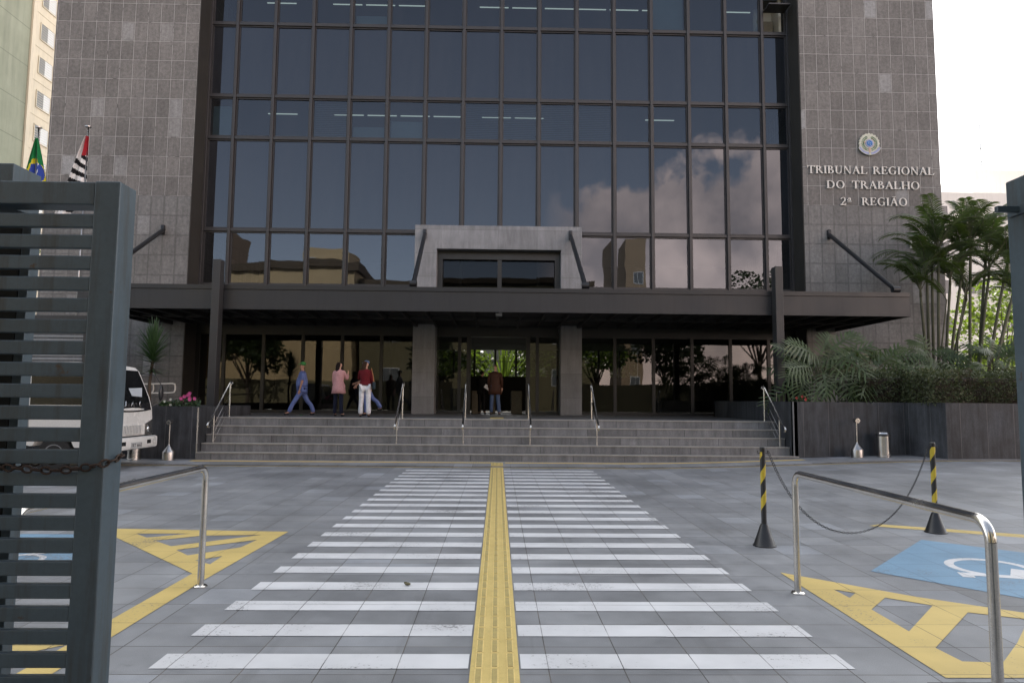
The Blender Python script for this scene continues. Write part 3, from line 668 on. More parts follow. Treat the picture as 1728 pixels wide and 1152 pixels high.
# ground-floor glazing
t = MB(); t.box(-11.42, 11.44, 25.96, 26.2, 4.03, 4.42)
for x in GX:
    if abs(x) < 0.5: continue
    t.box(x-0.06, x+0.06, 25.94, 26.1, PL, 4.03)
for x in (-11.35, 11.37, -1.12, 1.14): t.box(x-0.08, x+0.08, 25.941, 26.11, PL, 4.03)
t.box(-11.3, -1.2, 25.95, 26.09, PL+.001, PL+0.10); t.box(1.2, 11.3, 25.95, 26.09, PL+.001, PL+0.10)
SF = t.build('shopfront_frame', M['dark_frame'], B)
gx = [-11.3]+[x for x in GX if x < -1.2]+[-1.15]
gx2 = [1.17]+[x for x in GX if x > 1.2]+[11.3]
for lst in (gx, gx2):
    for a, b in zip(lst[:-1], lst[1:]):
        if b-a < 0.2: continue
        tl = random.uniform(-.003, .003)
        MB().quad((a, 26.0-tl, PL+0.1), (b, 26.0+tl, PL+0.1), (b, 26.0+tl, 4.03), (a, 26.0-tl, 4.03)).build('glass_panel', M['glass_lobby'], SF)
# lobby
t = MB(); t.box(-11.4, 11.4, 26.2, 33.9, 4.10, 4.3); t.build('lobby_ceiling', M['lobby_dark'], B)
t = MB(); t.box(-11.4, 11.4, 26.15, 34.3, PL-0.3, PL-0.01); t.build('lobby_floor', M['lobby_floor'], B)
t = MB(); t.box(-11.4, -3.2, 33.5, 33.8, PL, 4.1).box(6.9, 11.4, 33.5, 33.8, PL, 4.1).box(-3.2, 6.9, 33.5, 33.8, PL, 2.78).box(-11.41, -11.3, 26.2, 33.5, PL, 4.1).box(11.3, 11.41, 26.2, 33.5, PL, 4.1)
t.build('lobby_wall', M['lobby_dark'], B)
t = MB(); x = -3.2
while x < 7:
    t.box(x-0.05, x+0.05, 33.5, 33.62, 2.78, 4.1); x += 1.02
t.box(-3.2, 6.9, 33.5, 33.6, 3.5, 3.53)
t.build('garden_window_frame', M['dark_frame'], B)
MB().box(-4.2, -4.1, 26.3, 33.3, PL, 4.1).build('lobby_partition', M['lobby_dark'], B)
MB().box(-8.6, -8.5, 26.3, 33.3, PL, 4.1).build('lobby_partition', M['lobby_dark'], B)
for (x0, x1, y0, z1) in ((-1.05, -0.68, 27.3, 2.0), (0.55, 0.98, 27.5, 2.0), (-0.3, -0.1, 27.8, 1.98)):
    t = MB(); t.cbox(x0, x1, y0, y0+1.1, PL-.02, z1, 0.03)
    o = t.build('turnstile', M['turnstile'])
    tag(o, {-1.05: 'beige turnstile cabinet at the left of the entrance doorway', 0.55: 'wide beige turnstile cabinet at the right of the entrance doorway', -0.3: 'slim turnstile post half hidden behind the person in the brown jacket'}[x0], 'turnstile', 'turnstiles inside the entrance')

# ------------------------------------------------------------------ steps and landing
S = empty('entrance_steps', (0, 18.1, 0), 0, 'five wide grey granite steps up to the dark entrance landing', 'steps')
rz_ = PL/5
for i in range(5):
    y0 = 18.1+0.3*i; y1 = y0+0.3 if i < 4 else y0+0.4
    ex = 0.06 if i == 0 else 0.0
    xl, xr = -7.84+(-0.0), 7.88+ex*2
    t = MB(); t.box(xl, xr, y0+0.02, y0+1.4, rz_*i-(0.25 if i == 0 else 0.0), rz_*(i+1)-0.031)
    st = t.build('step', M['step_granite'], S)
    t = MB(); t.cbox(xl-0.002, xr+0.002, y0, y1+0.03, rz_*(i+1)-0.03, rz_*(i+1), 0.006); t.build('nosing', M['nosing'], st)
t = MB(); t.box(-7.84, 7.88, 19.7, 26.0, PL-0.2, PL-0.004); t.box(-11.4, -7.85, 22.2, 26.0, PL-0.2, PL-0.004); t.box(7.89, 11.4, 22.2, 26.0, PL-0.2, PL-0.004)
t.build('landing', M['platform_floor'], S)
t = MB(); t.box(-0.22, 0.18, 19.75, 21.4, PL-0.01, PL+0.002); t.build('tactile_tile', M['tactile'], S)

# ------------------------------------------------------------------ stair handrails
def stair_rail(x, cables, label, sgn=1):
    r = empty('handrail', (x, 18.55, rz_), 0, label, 'handrail', 'stainless handrails on the entrance steps')
    lo = Vector((x, 18.22, 0.92)); hi = Vector((x, 19.62, 2.09))
    t = MB(); d = (hi-lo).normalized()
    t.tube([(x, 18.27, 0.86), (x, 18.20, 0.87), (x, 18.17, 0.92), (x, 18.20, 0.965), lo+d*0.12, hi-d*0.08, hi, (x, 19.72, 2.10), (x, 19.75, 2.06), (x, 19.72, 2.02), (x, 19.66, 2.02)], 0.026, 12)
    t.build('rail', M['steel'], r, smooth=SM)
    for (yy, z0, z1) in ((18.56, rz_, 1.17), (19.6, PL, 2.05)):
        t = MB(); t.tube([(x, yy, z0), (x, yy, z1)], 0.020, 10); t.lathe([(0.045, 0), (0.045, 0.008), (0.022, 0.02)], (x, yy, z0), 14)
        t.build('post', M['steel'], r, smooth=SM)
    if cables:
        for k in range(3):
            z = 0.22+0.22*k
            MB().tube([(x, 18.56, rz_+z), (x, 19.6, PL+z)], 0.006, 6).build('infill_rod', M['steel_dark'], r, smooth=True)
    else:
        MB().tube([(x, 18.56, rz_+0.5), (x, 19.6, PL+0.5)], 0.008, 6).build('infill_rod', M['steel_dark'], r, smooth=True)
    return r
stair_rail(-7.6, True, 'handrail at the left end of the steps beside the flowering planter')
stair_rail(-2.71, False, 'handrail on the steps in front of the left granite entrance column')
stair_rail(-0.92, False, 'handrail on the steps left of the central yellow tactile strip')
stair_rail(0.88, False, 'handrail on the steps right of the central yellow tactile strip')
stair_rail(2.69, False, 'handrail on the steps in front of the right granite entrance column')
stair_rail(7.68, True, 'handrail at the right end of the steps beside the leafy planter')
# ------------------------------------------------------------------ planters
pl = empty('granite_planter', (-8.6, 18.2, 0), 0, 'low dark granite planter left of the steps with pink flowers', 'planter')
t = MB(); t.box(-12.6, -7.86, 18.2, 18.32, -0.05, 1.40).box(-7.98, -7.86, 18.32, 22.0, -0.05, 1.40).box(-12.6, -12.48, 18.32, 22.0, -0.05, 1.40).box(-12.48, -7.98, 21.88, 22.0, 0, 1.40)
t.build('planter_wall', M['planter_granite'], pl)
MB().box(-12.48, -7.98, 18.32, 21.88, 0.3, 1.30).build('soil', M['soil'], pl)
MB().box(-7.872, -7.84, 18.17, 18.21, 0.02, 1.38).build('corner_trim', M['steel'], pl)
pr_ = empty('granite_planter', (11, 18.2, 0), 0, 'long dark granite planter right of the steps holding the palms and hedge', 'planter')
def ring(pts, w):
    return pts
t = MB(); out = [(7.90, 18.2), (10.95, 18.2), (11.22, 16.95), (18.5, 16.95), (18.5, 24.9), (7.90, 24.9)]
for a, b in zip(out, out[1:]+out[:1]):
    dx, dy = b[0]-a[0], b[1]-a[1]; l = sqrt(dx*dx+dy*dy); nx, ny = -dy/l*0.12, dx/l*0.12
    t.prism([a, b, (b[0]+nx, b[1]+ny), (a[0]+nx, a[1]+ny)], 'z', -0.05+0.0007*abs(dx), 1.665+0.0005*abs(dy))
t.build('planter_wall', M['planter_granite'], pr_)
MB().prism([(8.0, 18.31), (11.0, 18.31), (11.3, 17.06), (18.4, 17.06), (18.4, 24.8), (8.0, 24.8)], 'z', 0.4, 1.56).build('soil', M['soil'], pr_)
MB().box(7.885, 7.915, 18.17, 18.2, 0.1, 1.66).build('corner_trim', M['kerb'], pr_)
t = MB(); t.tube([(8.02, 19.55, 1.66), (8.02, 19.55, 1.93), (8.2, 19.55, 1.93)], 0.012, 8)
tag(t.build('standpipe', M['steel_dark']), 'thin metal pipe standing at the left edge of the right planter', 'pipe')
# white tubular ramp rails left of the building
r = empty('ramp_rail', (-11.2, 22.6, 0), 0, 'pair of pale tubular ramp rails behind the white truck', 'railing')
for dy in (0.0, 0.9):
    x1 = -10.55-1.15*(dy > 0)
    MB().tube([(-15.5, 22.6+dy, 1.93), (x1-0.1, 22.6+dy, 2.08), (x1-0.02, 22.6+dy, 2.06), (x1, 22.6+dy, 1.98), (x1, 22.6+dy, 1.88), (x1-0.03, 22.6+dy, 1.80), (x1-0.1, 22.6+dy, 1.78), (-15.5, 22.6+dy, 1.63)], 0.026, 10).build('rail', M['letter'], r, smooth=SM)
    for px in (-14.8, -13.0, -11.9): MB().tube([(px, 22.66+dy, 0.0), (px, 22.66+dy, 1.85)], 0.02, 8).build('post', M['letter'], r, smooth=SM)
# grey shutter building by the pier, far left
t = empty('roller_shutter', (-14.0, 21.5, 0), 0, 'grey ribbed roller shutter seen through the gate bars', 'shutter')
q = MB(); z = 0
while z < 3.9:
    q.prism([(22.0, z), (21.95, z+0.03), (21.95, z+0.09), (22.0, z+0.12), (22.04, z+0.12), (22.04, z)], 'x', -20.0, -13.2); z += 0.12
q.build('slats', M['shutter'], t)
MB().box(-13.2, -13.0, 21.9, 22.1, 0, 4.0).build('guide', M['bronze'], t)
MB().box(-20.0, -13.0, 21.85, 22.2, 3.98, 4.2).build('shutter_box', M['bronze'], t)
q = MB(); q.tube([(-14.3, 24.93, 0), (-14.3, 24.93, 8.2)], 0.05, 10); q.tube([(-14.1, 24.93, 0), (-14.1, 24.93, 8.2)], 0.03, 10)
tag(q.build('drainpipe', M['letter'], smooth=SM), 'pale drainpipe running down the left granite pier', 'pipe')
# ------------------------------------------------------------------ serif lettering
def band(cx, cy, rx, ry, tx, ty, a0, a1, n=18):
    """crescent between two ellipses"""
    o = [(cx+rx*cos(a0+(a1-a0)*i/n), cy+ry*sin(a0+(a1-a0)*i/n)) for i in range(n+1)]
    q = [(cx+(rx-tx)*cos(a0+(a1-a0)*i/n), cy+(ry-ty)*sin(a0+(a1-a0)*i/n)) for i in range(n+1)]
    return o+q[::-1]
def R4(x0, x1, y0, y1): return [(x0, y0), (x1, y0), (x1, y1), (x0, y1)]
TH, TN, SH, SE = 0.155, 0.06, 0.045, 0.075
def stem(x, y0=0, y1=1, w=TH, l=SE, r=SE, top=True, bot=True):
    p = [R4(x, x+w, y0, y1)]
    if bot: p.append([(x-l, y0), (x+w+r, y0), (x+w+r, y0+SH*.7), (x+w, y0+SH*1.9), (x, y0+SH*1.9), (x-l, y0+SH*.7)])
    if top: p.append([(x-l, y1), (x-l, y1-SH*.7), (x, y1-SH*1.9), (x+w, y1-SH*1.9), (x+w+r, y1-SH*.7), (x+w+r, y1)])
    return p
def serif(x, y, w, up): return [R4(x-w/2, x+w/2, y if not up else y-SH, y+SH if not up else y)]
GL = {}
GL['T'] = (0.80, stem(0.32, top=False)+[R4(0, .8, .94, 1), [(0, .94), (0, .74), (.04, .76), (.12, .94)], [(.8, .94), (.68, .94), (.76, .76), (.8, .74)]])
GL['I'] = (0.34, stem(0.09))
GL['R'] = (0.84, stem(0.09, r=.05)+[band(.24, .74, .36, .26, .15, .06, -pi/2, pi/2), R4(.2, .26, .94, 1), R4(.2, .26, .48, .54), [(.30, .50), (.46, .50), (.80, .05), (.88, .03), (.88, 0), (.66, 0)]])
GL['B'] = (0.74, stem(0.09, r=0)+[band(.24, .76, .32, .24, .14, .055, -pi/2, pi/2), band(.26, .275, .42, .275, .16, .055, -pi/2, pi/2), R4(.2, .28, .945, 1), R4(.2, .28, .50, .55), R4(.2, .28, 0, .055)])
GL['U'] = (0.86, [R4(.09, .24, .32, 1), R4(.66, .72, .32, 1)]+serif(.165, 1, .30, True)+serif(.69, 1, .26, True)+[band(.405, .34, .315, .36, .12, .08, pi, 2*pi)])
GL['N'] = (0.90, [R4(.12, .18, 0, 1), R4(.70, .76, 0, 1), [(.05, 1), (.24, 1), (.76, .02), (.76, -.03), (.70, -.03)]]+serif(.15, 0, .24, False)+serif(.73, 1, .26, True))
GL['A'] = (0.86, [[(.40, 1.02), (.48, 1.02), (.82, 0), (.65, 0), (.395, .80)], [(.40, 1.02), (.44, .90), (.14, 0), (.075, 0)], R4(.22, .66, .34, .40)]+serif(.11, 0, .24, False)+serif(.74, 0, .28, False))
GL['L'] = (0.72, stem(0.09)+[R4(.2, .66, 0, .055), [(.66, 0), (.72, .26), (.68, .26), (.56, .055)]])
GL['E'] = (0.72, stem(0.09, r=0)+[R4(.2, .60, .945, 1), R4(.2, .62, 0, .055), R4(.2, .46, .48, .535), [(.60, 1), (.64, .78), (.60, .78), (.50, .945)], [(.62, 0), (.70, .25), (.66, .25), (.52, .055)], R4(.44, .48, .40, .62)])
GL['G'] = (0.92, [band(.48, .5, .44, .52, .16, .06, radians(48), radians(312), 28), R4(.66, .80, .06, .42), R4(.56, .88, .40, .44), [(.76, .74), (.80, .74), (.80, 1), (.76, 1)]])
GL['O'] = (0.96, [band(.48, .5, .44, .52, .155, .06, 0, pi, 20), band(.48, .5, .44, .52, .155, .06, pi, 2*pi, 20)])
GL['D'] = (0.92, stem(0.09, r=0)+[band(.36, .5, .50, .5, .16, .06, -pi/2, pi/2, 24), R4(.2, .38, .94, 1), R4(.2, .38, 0, .06)])
GL['H'] = (0.94, stem(0.09)+stem(.70)+[R4(.24, .70, .47, .53)])
GL['Ã'] = (0.86, GL['A'][1]+[[(.24, 1.10), (.30, 1.18), (.38, 1.19), (.50, 1.14), (.58, 1.20), (.62, 1.20), (.56, 1.10), (.50, 1.08), (.38, 1.13), (.31, 1.12), (.27, 1.09)]])
GL['2'] = (0.66, [band(.30, .72, .27, .28, .13, .055, radians(-35), radians(165), 18), [(.40, .62), (.52, .56), (.14, .07), (.03, 0)], R4(.03, .56, 0, .12), [(.56, 0), (.62, .22), (.58, .22), (.50, .1)]])
GL['ª'] = (0.56, [band(.20, .66, .17, .16, .09, .04, 0, pi, 12), band(.20, .66, .17, .16, .09, .04, pi, 2*pi, 12), R4(.30, .40, .52, .84), band(.26, .84, .14, .12, .07, .04, 0, pi, 10), R4(.02, .48, .36, .41), R4(.40, .48, .50, .54)])
GL['1'] = (0.50, stem(.17, top=False)+[[(.05, .80), (.17, .86), (.17, 1), (.05, .86)]])
GL['3'] = (0.62, [band(.26, .75, .25, .26, .12, .05, radians(-90), radians(160), 16), band(.26, .28, .30, .29, .13, .05, radians(-165), radians(90), 18)])
GL['7'] = (0.62, [R4(.03, .60, .90, 1), R4(.03, .07, .76, .93), [(.45, .90), (.60, .90), (.30, 0), (.15, 0)]])
def line(text, x0, x1, z, h, root, y=24.985, mat='letter', word=0.55):
    adv = []; w = 0
    for ch in text:
        a = word if ch == ' ' else GL[ch][0]+0.07
        adv.append(a); w += a
    sx = (x1-x0)/w; x = x0
    for ch, a in zip(text, adv):
        if ch != ' ':
            t = MB()
            for i, pg in enumerate(GL[ch][1]):
                t.prism([(x+p[0]*sx, z+p[1]*h) for p in pg], 'y', y-0.055-0.0012*i, y-0.012)
            t.build('letter', M[mat], root)
        x += a*sx
    return sx
sg = empty('wall_lettering', (14, 24.98, 9.0), 0, 'pale metal serif letters reading TRIBUNAL REGIONAL DO TRABALHO 2ª REGIÃO', 'lettering')
line('TRIBUNAL REGIONAL', 11.62, 16.50, 10.27, 0.30, sg)
line('DO TRABALHO', 12.33, 15.92, 9.70, 0.30, sg, word=.7)
line('2ª REGIÃO', 12.84, 15.42, 9.06, 0.30, sg, word=.95)
sn_ = empty('house_number', (15.9, 24.98, 7.4), 0, 'metal street number 1372 on the right granite pier, partly behind palm fronds', 'number')
line('1372', 15.38, 16.42, 7.44, 0.29, sn_)
# national arms above the lettering
CX, CZ, CR = 14.02, 11.46, 0.40
ce = empty('coat_of_arms', (CX, 24.98, CZ), 0, 'round painted coat of arms with blue centre above the metal lettering', 'emblem')
def disc(cx, cz, r, y0, y1, n=32, lobes=0, amp=0.0):
    return MB().prism([(cx+(r+amp*abs(cos(lobes*t/2)))*cos(t), cz+(r+amp*abs(cos(lobes*t/2)))*sin(t)) for t in [2*pi*i/n for i in range(n)]], 'y', y0, y1)
disc(CX, CZ, CR-0.03, 24.93, 24.985, 120, 20, 0.035).build('sunburst', M['crest_ivory'], ce)
disc(CX, CZ, 0.155, 24.915, 24.94, 40).build('ring', M['crest_lilac'], ce)
disc(CX, CZ, 0.105, 24.905, 24.93, 32).build('blue_disc', M['crest_blue'], ce)
t = MB()
for (a, b, r) in ((-.03, .05, .018), (-.055, 0, .016), (0, -.002, .012), (.035, .02, .012), (.015, -.05, .014)): t.prism([(CX+a+r*(1 if i % 2 == 0 else .45)*cos(i*pi/5+pi/2), CZ+b+r*(1 if i % 2 == 0 else .45)*sin(i*pi/5+pi/2)) for i in range(10)], 'y', 24.895, 24.91)
for i in range(20):
    a = 2*pi*i/20; t.prism([(CX+0.13*cos(a)+0.009*cos(b), CZ+0.13*sin(a)+0.009*sin(b)) for b in (0, pi/2, pi, 3*pi/2)], 'y', 24.905, 24.92)
t.build('stars', M['white_cloth'], ce)
t = MB()
for s in (-1, 1):
    for i in range(11):
        a = radians(-68+i*13.5); rr = 0.255
        for q in (-1, 1):
            c = (CX+s*(rr+q*0.03)*cos(a), CZ+(rr+q*0.03)*sin(a)); d = a+pi/2+q*0.6; dx, dz = s*cos(d), sin(d); l, w = 0.042, 0.014
            t.prism([(c[0]-dx*l, c[1]-dz*l), (c[0]-dz*w, c[1]+dx*w), (c[0]+dx*l, c[1]+dz*l), (c[0]+dz*w, c[1]-dx*w)], 'y', 24.918-0.0004*i-.0002*q, 24.932)
t.build('wreath', M['crest_green'], ce)
t = MB()
for i in range(9):
    a = radians(random.choice((-90, -80, -100, 60, 120, 15, 165, -30, 210))+random.uniform(-8, 8)); rr = random.uniform(.18, .23)
    c = (CX+rr*cos(a), CZ+rr*sin(a)); t.prism([(c[0]+.02*cos(b), c[1]+.02*sin(b)) for b in [2*pi*k/7 for k in range(7)]], 'y', 24.916-.0005*i, 24.932)
t.prism([(CX-.02, CZ-.40), (CX+.02, CZ-.40), (CX+.035, CZ-.16), (CX-.035, CZ-.16)], 'y', 24.912, 24.93)
t.build('berries', M['crest_pink'], ce)
rb = MB()
for a0, a1 in ((205, 265), (275, 335)):
    rb.prism(band(CX, CZ+0.02, .46, .46, .075, .085, radians(a0), radians(a1), 14), 'y', 24.905, 24.925)
rb.build('ribbon', M['crest_lilac'], ce)
t = MB(); t.prism(band(CX, CZ+0.02, .475, .475, .018, .018, radians(203), radians(337), 24), 'y', 24.90, 24.93)
t.prism([(CX-.045, CZ-.46), (CX+.045, CZ-.46), (CX+.03, CZ-.36), (CX-.03, CZ-.36)], 'y', 24.895, 24.93)
t.build('ribbon_edge', M['crest_ivory'], ce)

# ------------------------------------------------------------------ gates
gt = empty('metal_gate', (-1.6, 2.65, 0), 0, 'blue-grey slatted steel gate leaf at the left edge with a rusty chain', 'gate')
t = MB(); t.cbox(-1.560, -1.462, 2.60, 2.72, 0.05, 2.475, 0.006); t.build('stile', M['gate_paint'], gt)
t = MB(); t.cbox(-3.6, -1.5605, 2.602, 2.70, 2.382, 2.472, 0.005); t.build('top_rail', M['gate_paint'], gt)
z = 2.347
while z > 0.1:
    t = MB(); t.cbox(-3.6, -1.5605, 2.606, 2.636, z-0.053, z, 0.004); t.build('slat', M['gate_paint'], gt); z -= 0.0815
g2_ = empty('metal_gate', (-2.1, 2.5, 0), 0, 'blue-grey gate leaf folded back behind the left slatted gate', 'gate')
t = MB(); t.cbox(-2.08, -1.965, 2.73, 2.90, 2.40, 2.585, 0.005); t.build('top_rail', M['gate_paint'], g2_)
t = MB(); t.cbox(-2.6, -1.965, 2.80, 2.90, 0.0, 2.37, 0.004); t.build('hinge_post', M['gate_black'], g2_)
t = MB(); t.cbox(-1.963, -1.925, 2.80, 2.86, 0.0, 2.37, 0.004); t.build('flange', M['gate_paint'], g2_)
g3 = empty('metal_gate', (2.05, 2.3, 0), 0, 'blue-grey gate leaf standing open at the right edge with two latch bolts', 'gate')
t = MB(); t.cbox(2.015, 2.10, 1.0, 2.62, 0.05, 2.53, 0.006); t.build('leaf', M['gate_paint'], g3)
for z, l in ((2.40, 0.095), (1.385, 0.035)):
    t = MB(); t.cbox(2.015-l, 2.014, 2.54, 2.56, z-0.012, z+0.012, 0.003); t.cbox(2.005, 2.0145, 2.50, 2.60, z-0.02, z+0.02, 0.002); t.build('latch_bolt', M['gate_paint'], g3)
t = MB(); t.tube([(2.01, 2.2, 2.38), (1.98, 2.2, 2.39), (1.98, 2.2, 2.43), (2.01, 2.2, 2.44)], 0.008, 8); t.build('hook', M['gate_paint'], g3)

def chain(name, path, link, wire, mat, label, grp=None, sag=None):
    """oval links threaded along a polyline"""
    path = [Vector(p) for p in path]; seg = [(path[i+1]-path[i]).length for i in range(len(path)-1)]; tot = sum(seg)
    n = max(2, int(tot/(link*0.76))); t = MB()
    def at(s):
        for i, l in enumerate(seg):
            if s <= l or i == len(seg)-1: return path[i].lerp(path[i+1], min(1, s/l))
            s -= l
    for k in range(n):
        a, b = at(tot*k/n), at(tot*(k+1)/n); c = (a+b)/2; d = (b-a).normalized()
        u = d.cross(Vector((0, 0, 1)));
        if u.length < .1: u = d.cross(Vector((1, 0, 0)))
        u.normalize(); w = u.cross(d)
        if k % 2: u, w = w, u
        ua = u*cos(.3)+w*sin(.3)
        pts = [c+d*(link/2-wire)*cos(q)*1.0+ua*(link*0.30)*sin(q) for q in [2*pi*i/12 for i in range(12)]]
        t.tube(pts, wire, 6, closed=True)
    return tag(t.build(name, mat, smooth=True), label, 'chain', grp)
px = [(-1.99, 2.595, 1.40), (-1.90, 2.585, 1.392), (-1.78, 2.58, 1.383), (-1.66, 2.58, 1.375), (-1.60, 2.585, 1.376), (-1.52, 2.59, 1.386), (-1.458, 2.592, 1.40), (-1.444, 2.64, 1.412), (-1.45, 2.70, 1.42), (-1.49, 2.735, 1.42), (-1.6, 2.74, 1.41), (-1.9, 2.76, 1.38)]
chain('rusty_chain', px, 0.045, 0.0042, M['rust'], 'rusty chain wrapped around the stile of the left slatted gate')

# ------------------------------------------------------------------ tubular guard rails in the foreground
def guard(x, y0, y1, label, h=1.03):
    r = empty('guard_rail', (x, y1, 0), 0, label, 'guard rail', 'stainless guard rails beside the crossing')
    R_ = 0.11; pts = [(x, y1, 0.0), (x, y1, h-R_)]
    pts += [(x, y1-R_+R_*cos(a), h-R_+R_*sin(a)) for a in [radians(q) for q in range(10, 91, 10)]]
    pts += [(x, y0+R_-R_*cos(a), h-R_+R_*sin(a)) for a in [radians(90-q) for q in range(0, 90, 10)]]
    pts += [(x, y0, h-R_), (x, y0, 0.0)]
    k = 1+9
    MB().tube(pts[:2]+[(x, y1, h-R_+.002)], 0.028, 20).build('post', M['steel'], r, smooth=SM)
    MB().tube(pts[1:-1], 0.0285, 20).build('top_rail', M['steel'], r, smooth=SM)
    MB().tube([(x, y0, h-R_), (x, y0, 0)], 0.028, 20).build('post', M['steel'], r, smooth=SM)
    for yy in (y0, y1):
        MB().lathe([(0.058, 0.0), (0.058, 0.008), (0.050, 0.016), (0.030, 0.022)], (x, yy, 0), 28).build('base_ring', M['steel'], r, smooth=SM)
guard(2.62, 3.64, 6.03, 'stainless guard rail to the right of the crossing')
guard(-2.58, 3.75, 6.18, 'stainless guard rail to the left of the crossing, half behind the gate')

# ------------------------------------------------------------------ striped posts and their chain
def cone_post(x, y, label, seed):
    z = zg(x, y); r = empty('barrier_post', (x, y, z), 0, label, 'post', 'black and yellow barrier posts')
    MB().lathe([(0.130, 0.0), (0.130, 0.012), (0.118, 0.022), (0.045, 0.235), (0.036, 0.25)], (x, y, z), 28).build('cone_base', M['black_plastic'], r, smooth=SM)
    MB().lathe([(0.030, 0.24), (0.030, 1.08), (0.034, 1.085), (0.034, 1.12), (0.026, 1.128)], (x, y, z), 24).build('pole', M['black_plastic'], r, smooth=SM)
    t = MB(); n = 90; turns = 2.6
    for i in range(n):
        a0, a1 = 2*pi*turns*i/n+seed, 2*pi*turns*(i+1)/n+seed; z0, z1 = z+0.27+0.76*i/n, z+0.27+0.76*(i+1)/n; h = 0.135; rr = 0.0312
        t.quad((x+rr*cos(a0), y+rr*sin(a0), z0), (x+rr*cos(a1), y+rr*sin(a1), z1), (x+rr*cos(a1), y+rr*sin(a1), min(z1+h, z+1.07)), (x+rr*cos(a0), y+rr*sin(a0), min(z0+h, z+1.07)))
    t.build('yellow_tape', M['yellow_tape'], r, smooth=True)
    for s in (-1, 1): MB().tube([(x+s*0.03, y, z+1.06), (x+s*0.055, y, z+1.055), (x+s*0.062, y, z+1.07), (x+s*0.055, y, z+1.085)], 0.005, 6).build('hook', M['black_plastic'], r)
cone_post(3.09, 7.97, 'left of two black and yellow striped posts, standing nearer the crossing', 0.4)
cone_post(5.55, 8.68, 'right of two black and yellow striped posts, standing beyond the blue bay', 2.2)
a, b = Vector((3.15, 7.97, 1.06)), Vector((5.49, 8.68, 1.06+zg(5.5, 8.7))); pts = []
for i in range(41):
    t_ = i/40; u = 2*t_-1; p = a.lerp(b, t_); p.z = 0.085+(1.0)*((math.cosh(2.2*u)-1)/(math.cosh(2.2)-1)); pts.append(p)
chain('barrier_chain', pts, 0.042, 0.0038, M['black_plastic'], 'black plastic chain hanging in a deep curve between the two striped posts')
c2 = [(-5.9+0.1*i, 8.9, 0.5+0.004*(i-8)**2) for i in range(14)]
chain('barrier_chain', c2, 0.042, 0.0038, M['black_plastic'], 'black chain seen through the bars of the left gate')
# ------------------------------------------------------------------ ashtrays and bins
def ashtray(x, y, label):
    z = zk(x)+0.035; r = empty('ashtray_stand', (x, y, z), 0, label, 'ashtray', 'steel standing ashtrays by the planters')
    MB().lathe([(0.15, 0), (0.15, 0.20), (0.145, 0.215), (0.03, 0.36), (0.02, 0.40)], (x, y, z), 28).build('base', M['steel_dark'], r, smooth=SM)
    MB().lathe([(0.016, 0.39), (0.016, 0.90)], (x, y, z), 12).build('pole', M['steel'], r, smooth=SM)
    t = MB(); t.tube([(x, y-0.075, z+0.96), (x, y+0.075, z+0.96)], 0.062, 20); t.build('head', M['steel'], r, smooth=SM)
    t = MB(); t.tube([(x, y-0.078, z+0.96), (x, y-0.074, z+0.96)], 0.035, 14); t.build('opening', M['steel_dark'], r)
ashtray(-8.42, 17.85, 'steel standing ashtray in front of the left planter'); ashtray(9.42, 17.85, 'steel standing ashtray in front of the right planter')
def bin_(x, y, label):
    z = zk(x)+0.035; r = empty('litter_bin', (x, y, z), 0, label, 'litter bin', 'round steel litter bins')
    MB().lathe([(0.17, 0), (0.17, 0.03), (0.165, 0.035), (0.165, 0.54)], (x, y, z), 28).build('drum', M['steel'], r, smooth=SM)
    MB().lathe([(0.18, 0.54), (0.18, 0.585), (0.17, 0.60)], (x, y, z), 28).build('collar', M['black_plastic'], r, smooth=SM)
    MB().lathe([(0.165, 0.60), (0.15, 0.635), (0.10, 0.66), (0.02, 0.668)], (x, y, z), 28).build('lid', M['steel'], r, smooth=SM)
bin_(10.12, 17.85, 'steel litter bin with black collar against the right planter'); bin_(-9.32, 17.9, 'steel litter bin half hidden behind the truck bumper')
# ------------------------------------------------------------------ truck
def text_mesh(s, size, name, mat, M4, parent, depth=0.003):
    c = bpy.data.curves.new(name, 'FONT'); c.body = s; c.size = size; c.extrude = depth; c.align_x = 'CENTER'; c.align_y = 'CENTER'
    o = bpy.data.objects.new(name, c); me = bpy.data.meshes.new_from_object(o); bpy.data.objects.remove(o)
    off = root_loc(parent); me.transform(Matrix.Translation(-off) @ M4); me.materials.clear(); me.materials.append(mat)
    o = bpy.data.objects.new(name, me); COL.objects.link(o); o.parent = parent; return o
tr = empty('truck', (-9.6, 16.3, 0), 0, 'white flatbed truck with dark windscreen parked behind the left gate', 'truck')
Y0, Y1 = 15.32, 17.22
arch = [(-9.75+0.47*cos(a), 0.40+0.47*sin(a)) for a in [radians(q) for q in range(18, 170, 13)]]
prof = [(-8.60, 0.52), (-9.28, 0.52)]+arch+[(-10.25, 0.55), (-10.48, 0.60), (-10.48, 2.20), (-10.40, 2.34), (-10.25, 2.38), (-9.30, 2.40), (-9.05, 2.36), (-8.94, 2.25), (-8.66, 1.62), (-8.585, 1.34), (-8.56, 1.0), (-8.56, 0.6)]
t = MB(); t.prism(prof, 'y', Y0, Y1); cab = t.build('cab', M['truck_white'], tr)
bv = cab.modifiers.new('bevel', 'BEVEL'); bv.width = 0.035; bv.segments = 3; bv.limit_method = 'ANGLE'; bv.angle_limit = radians(50)
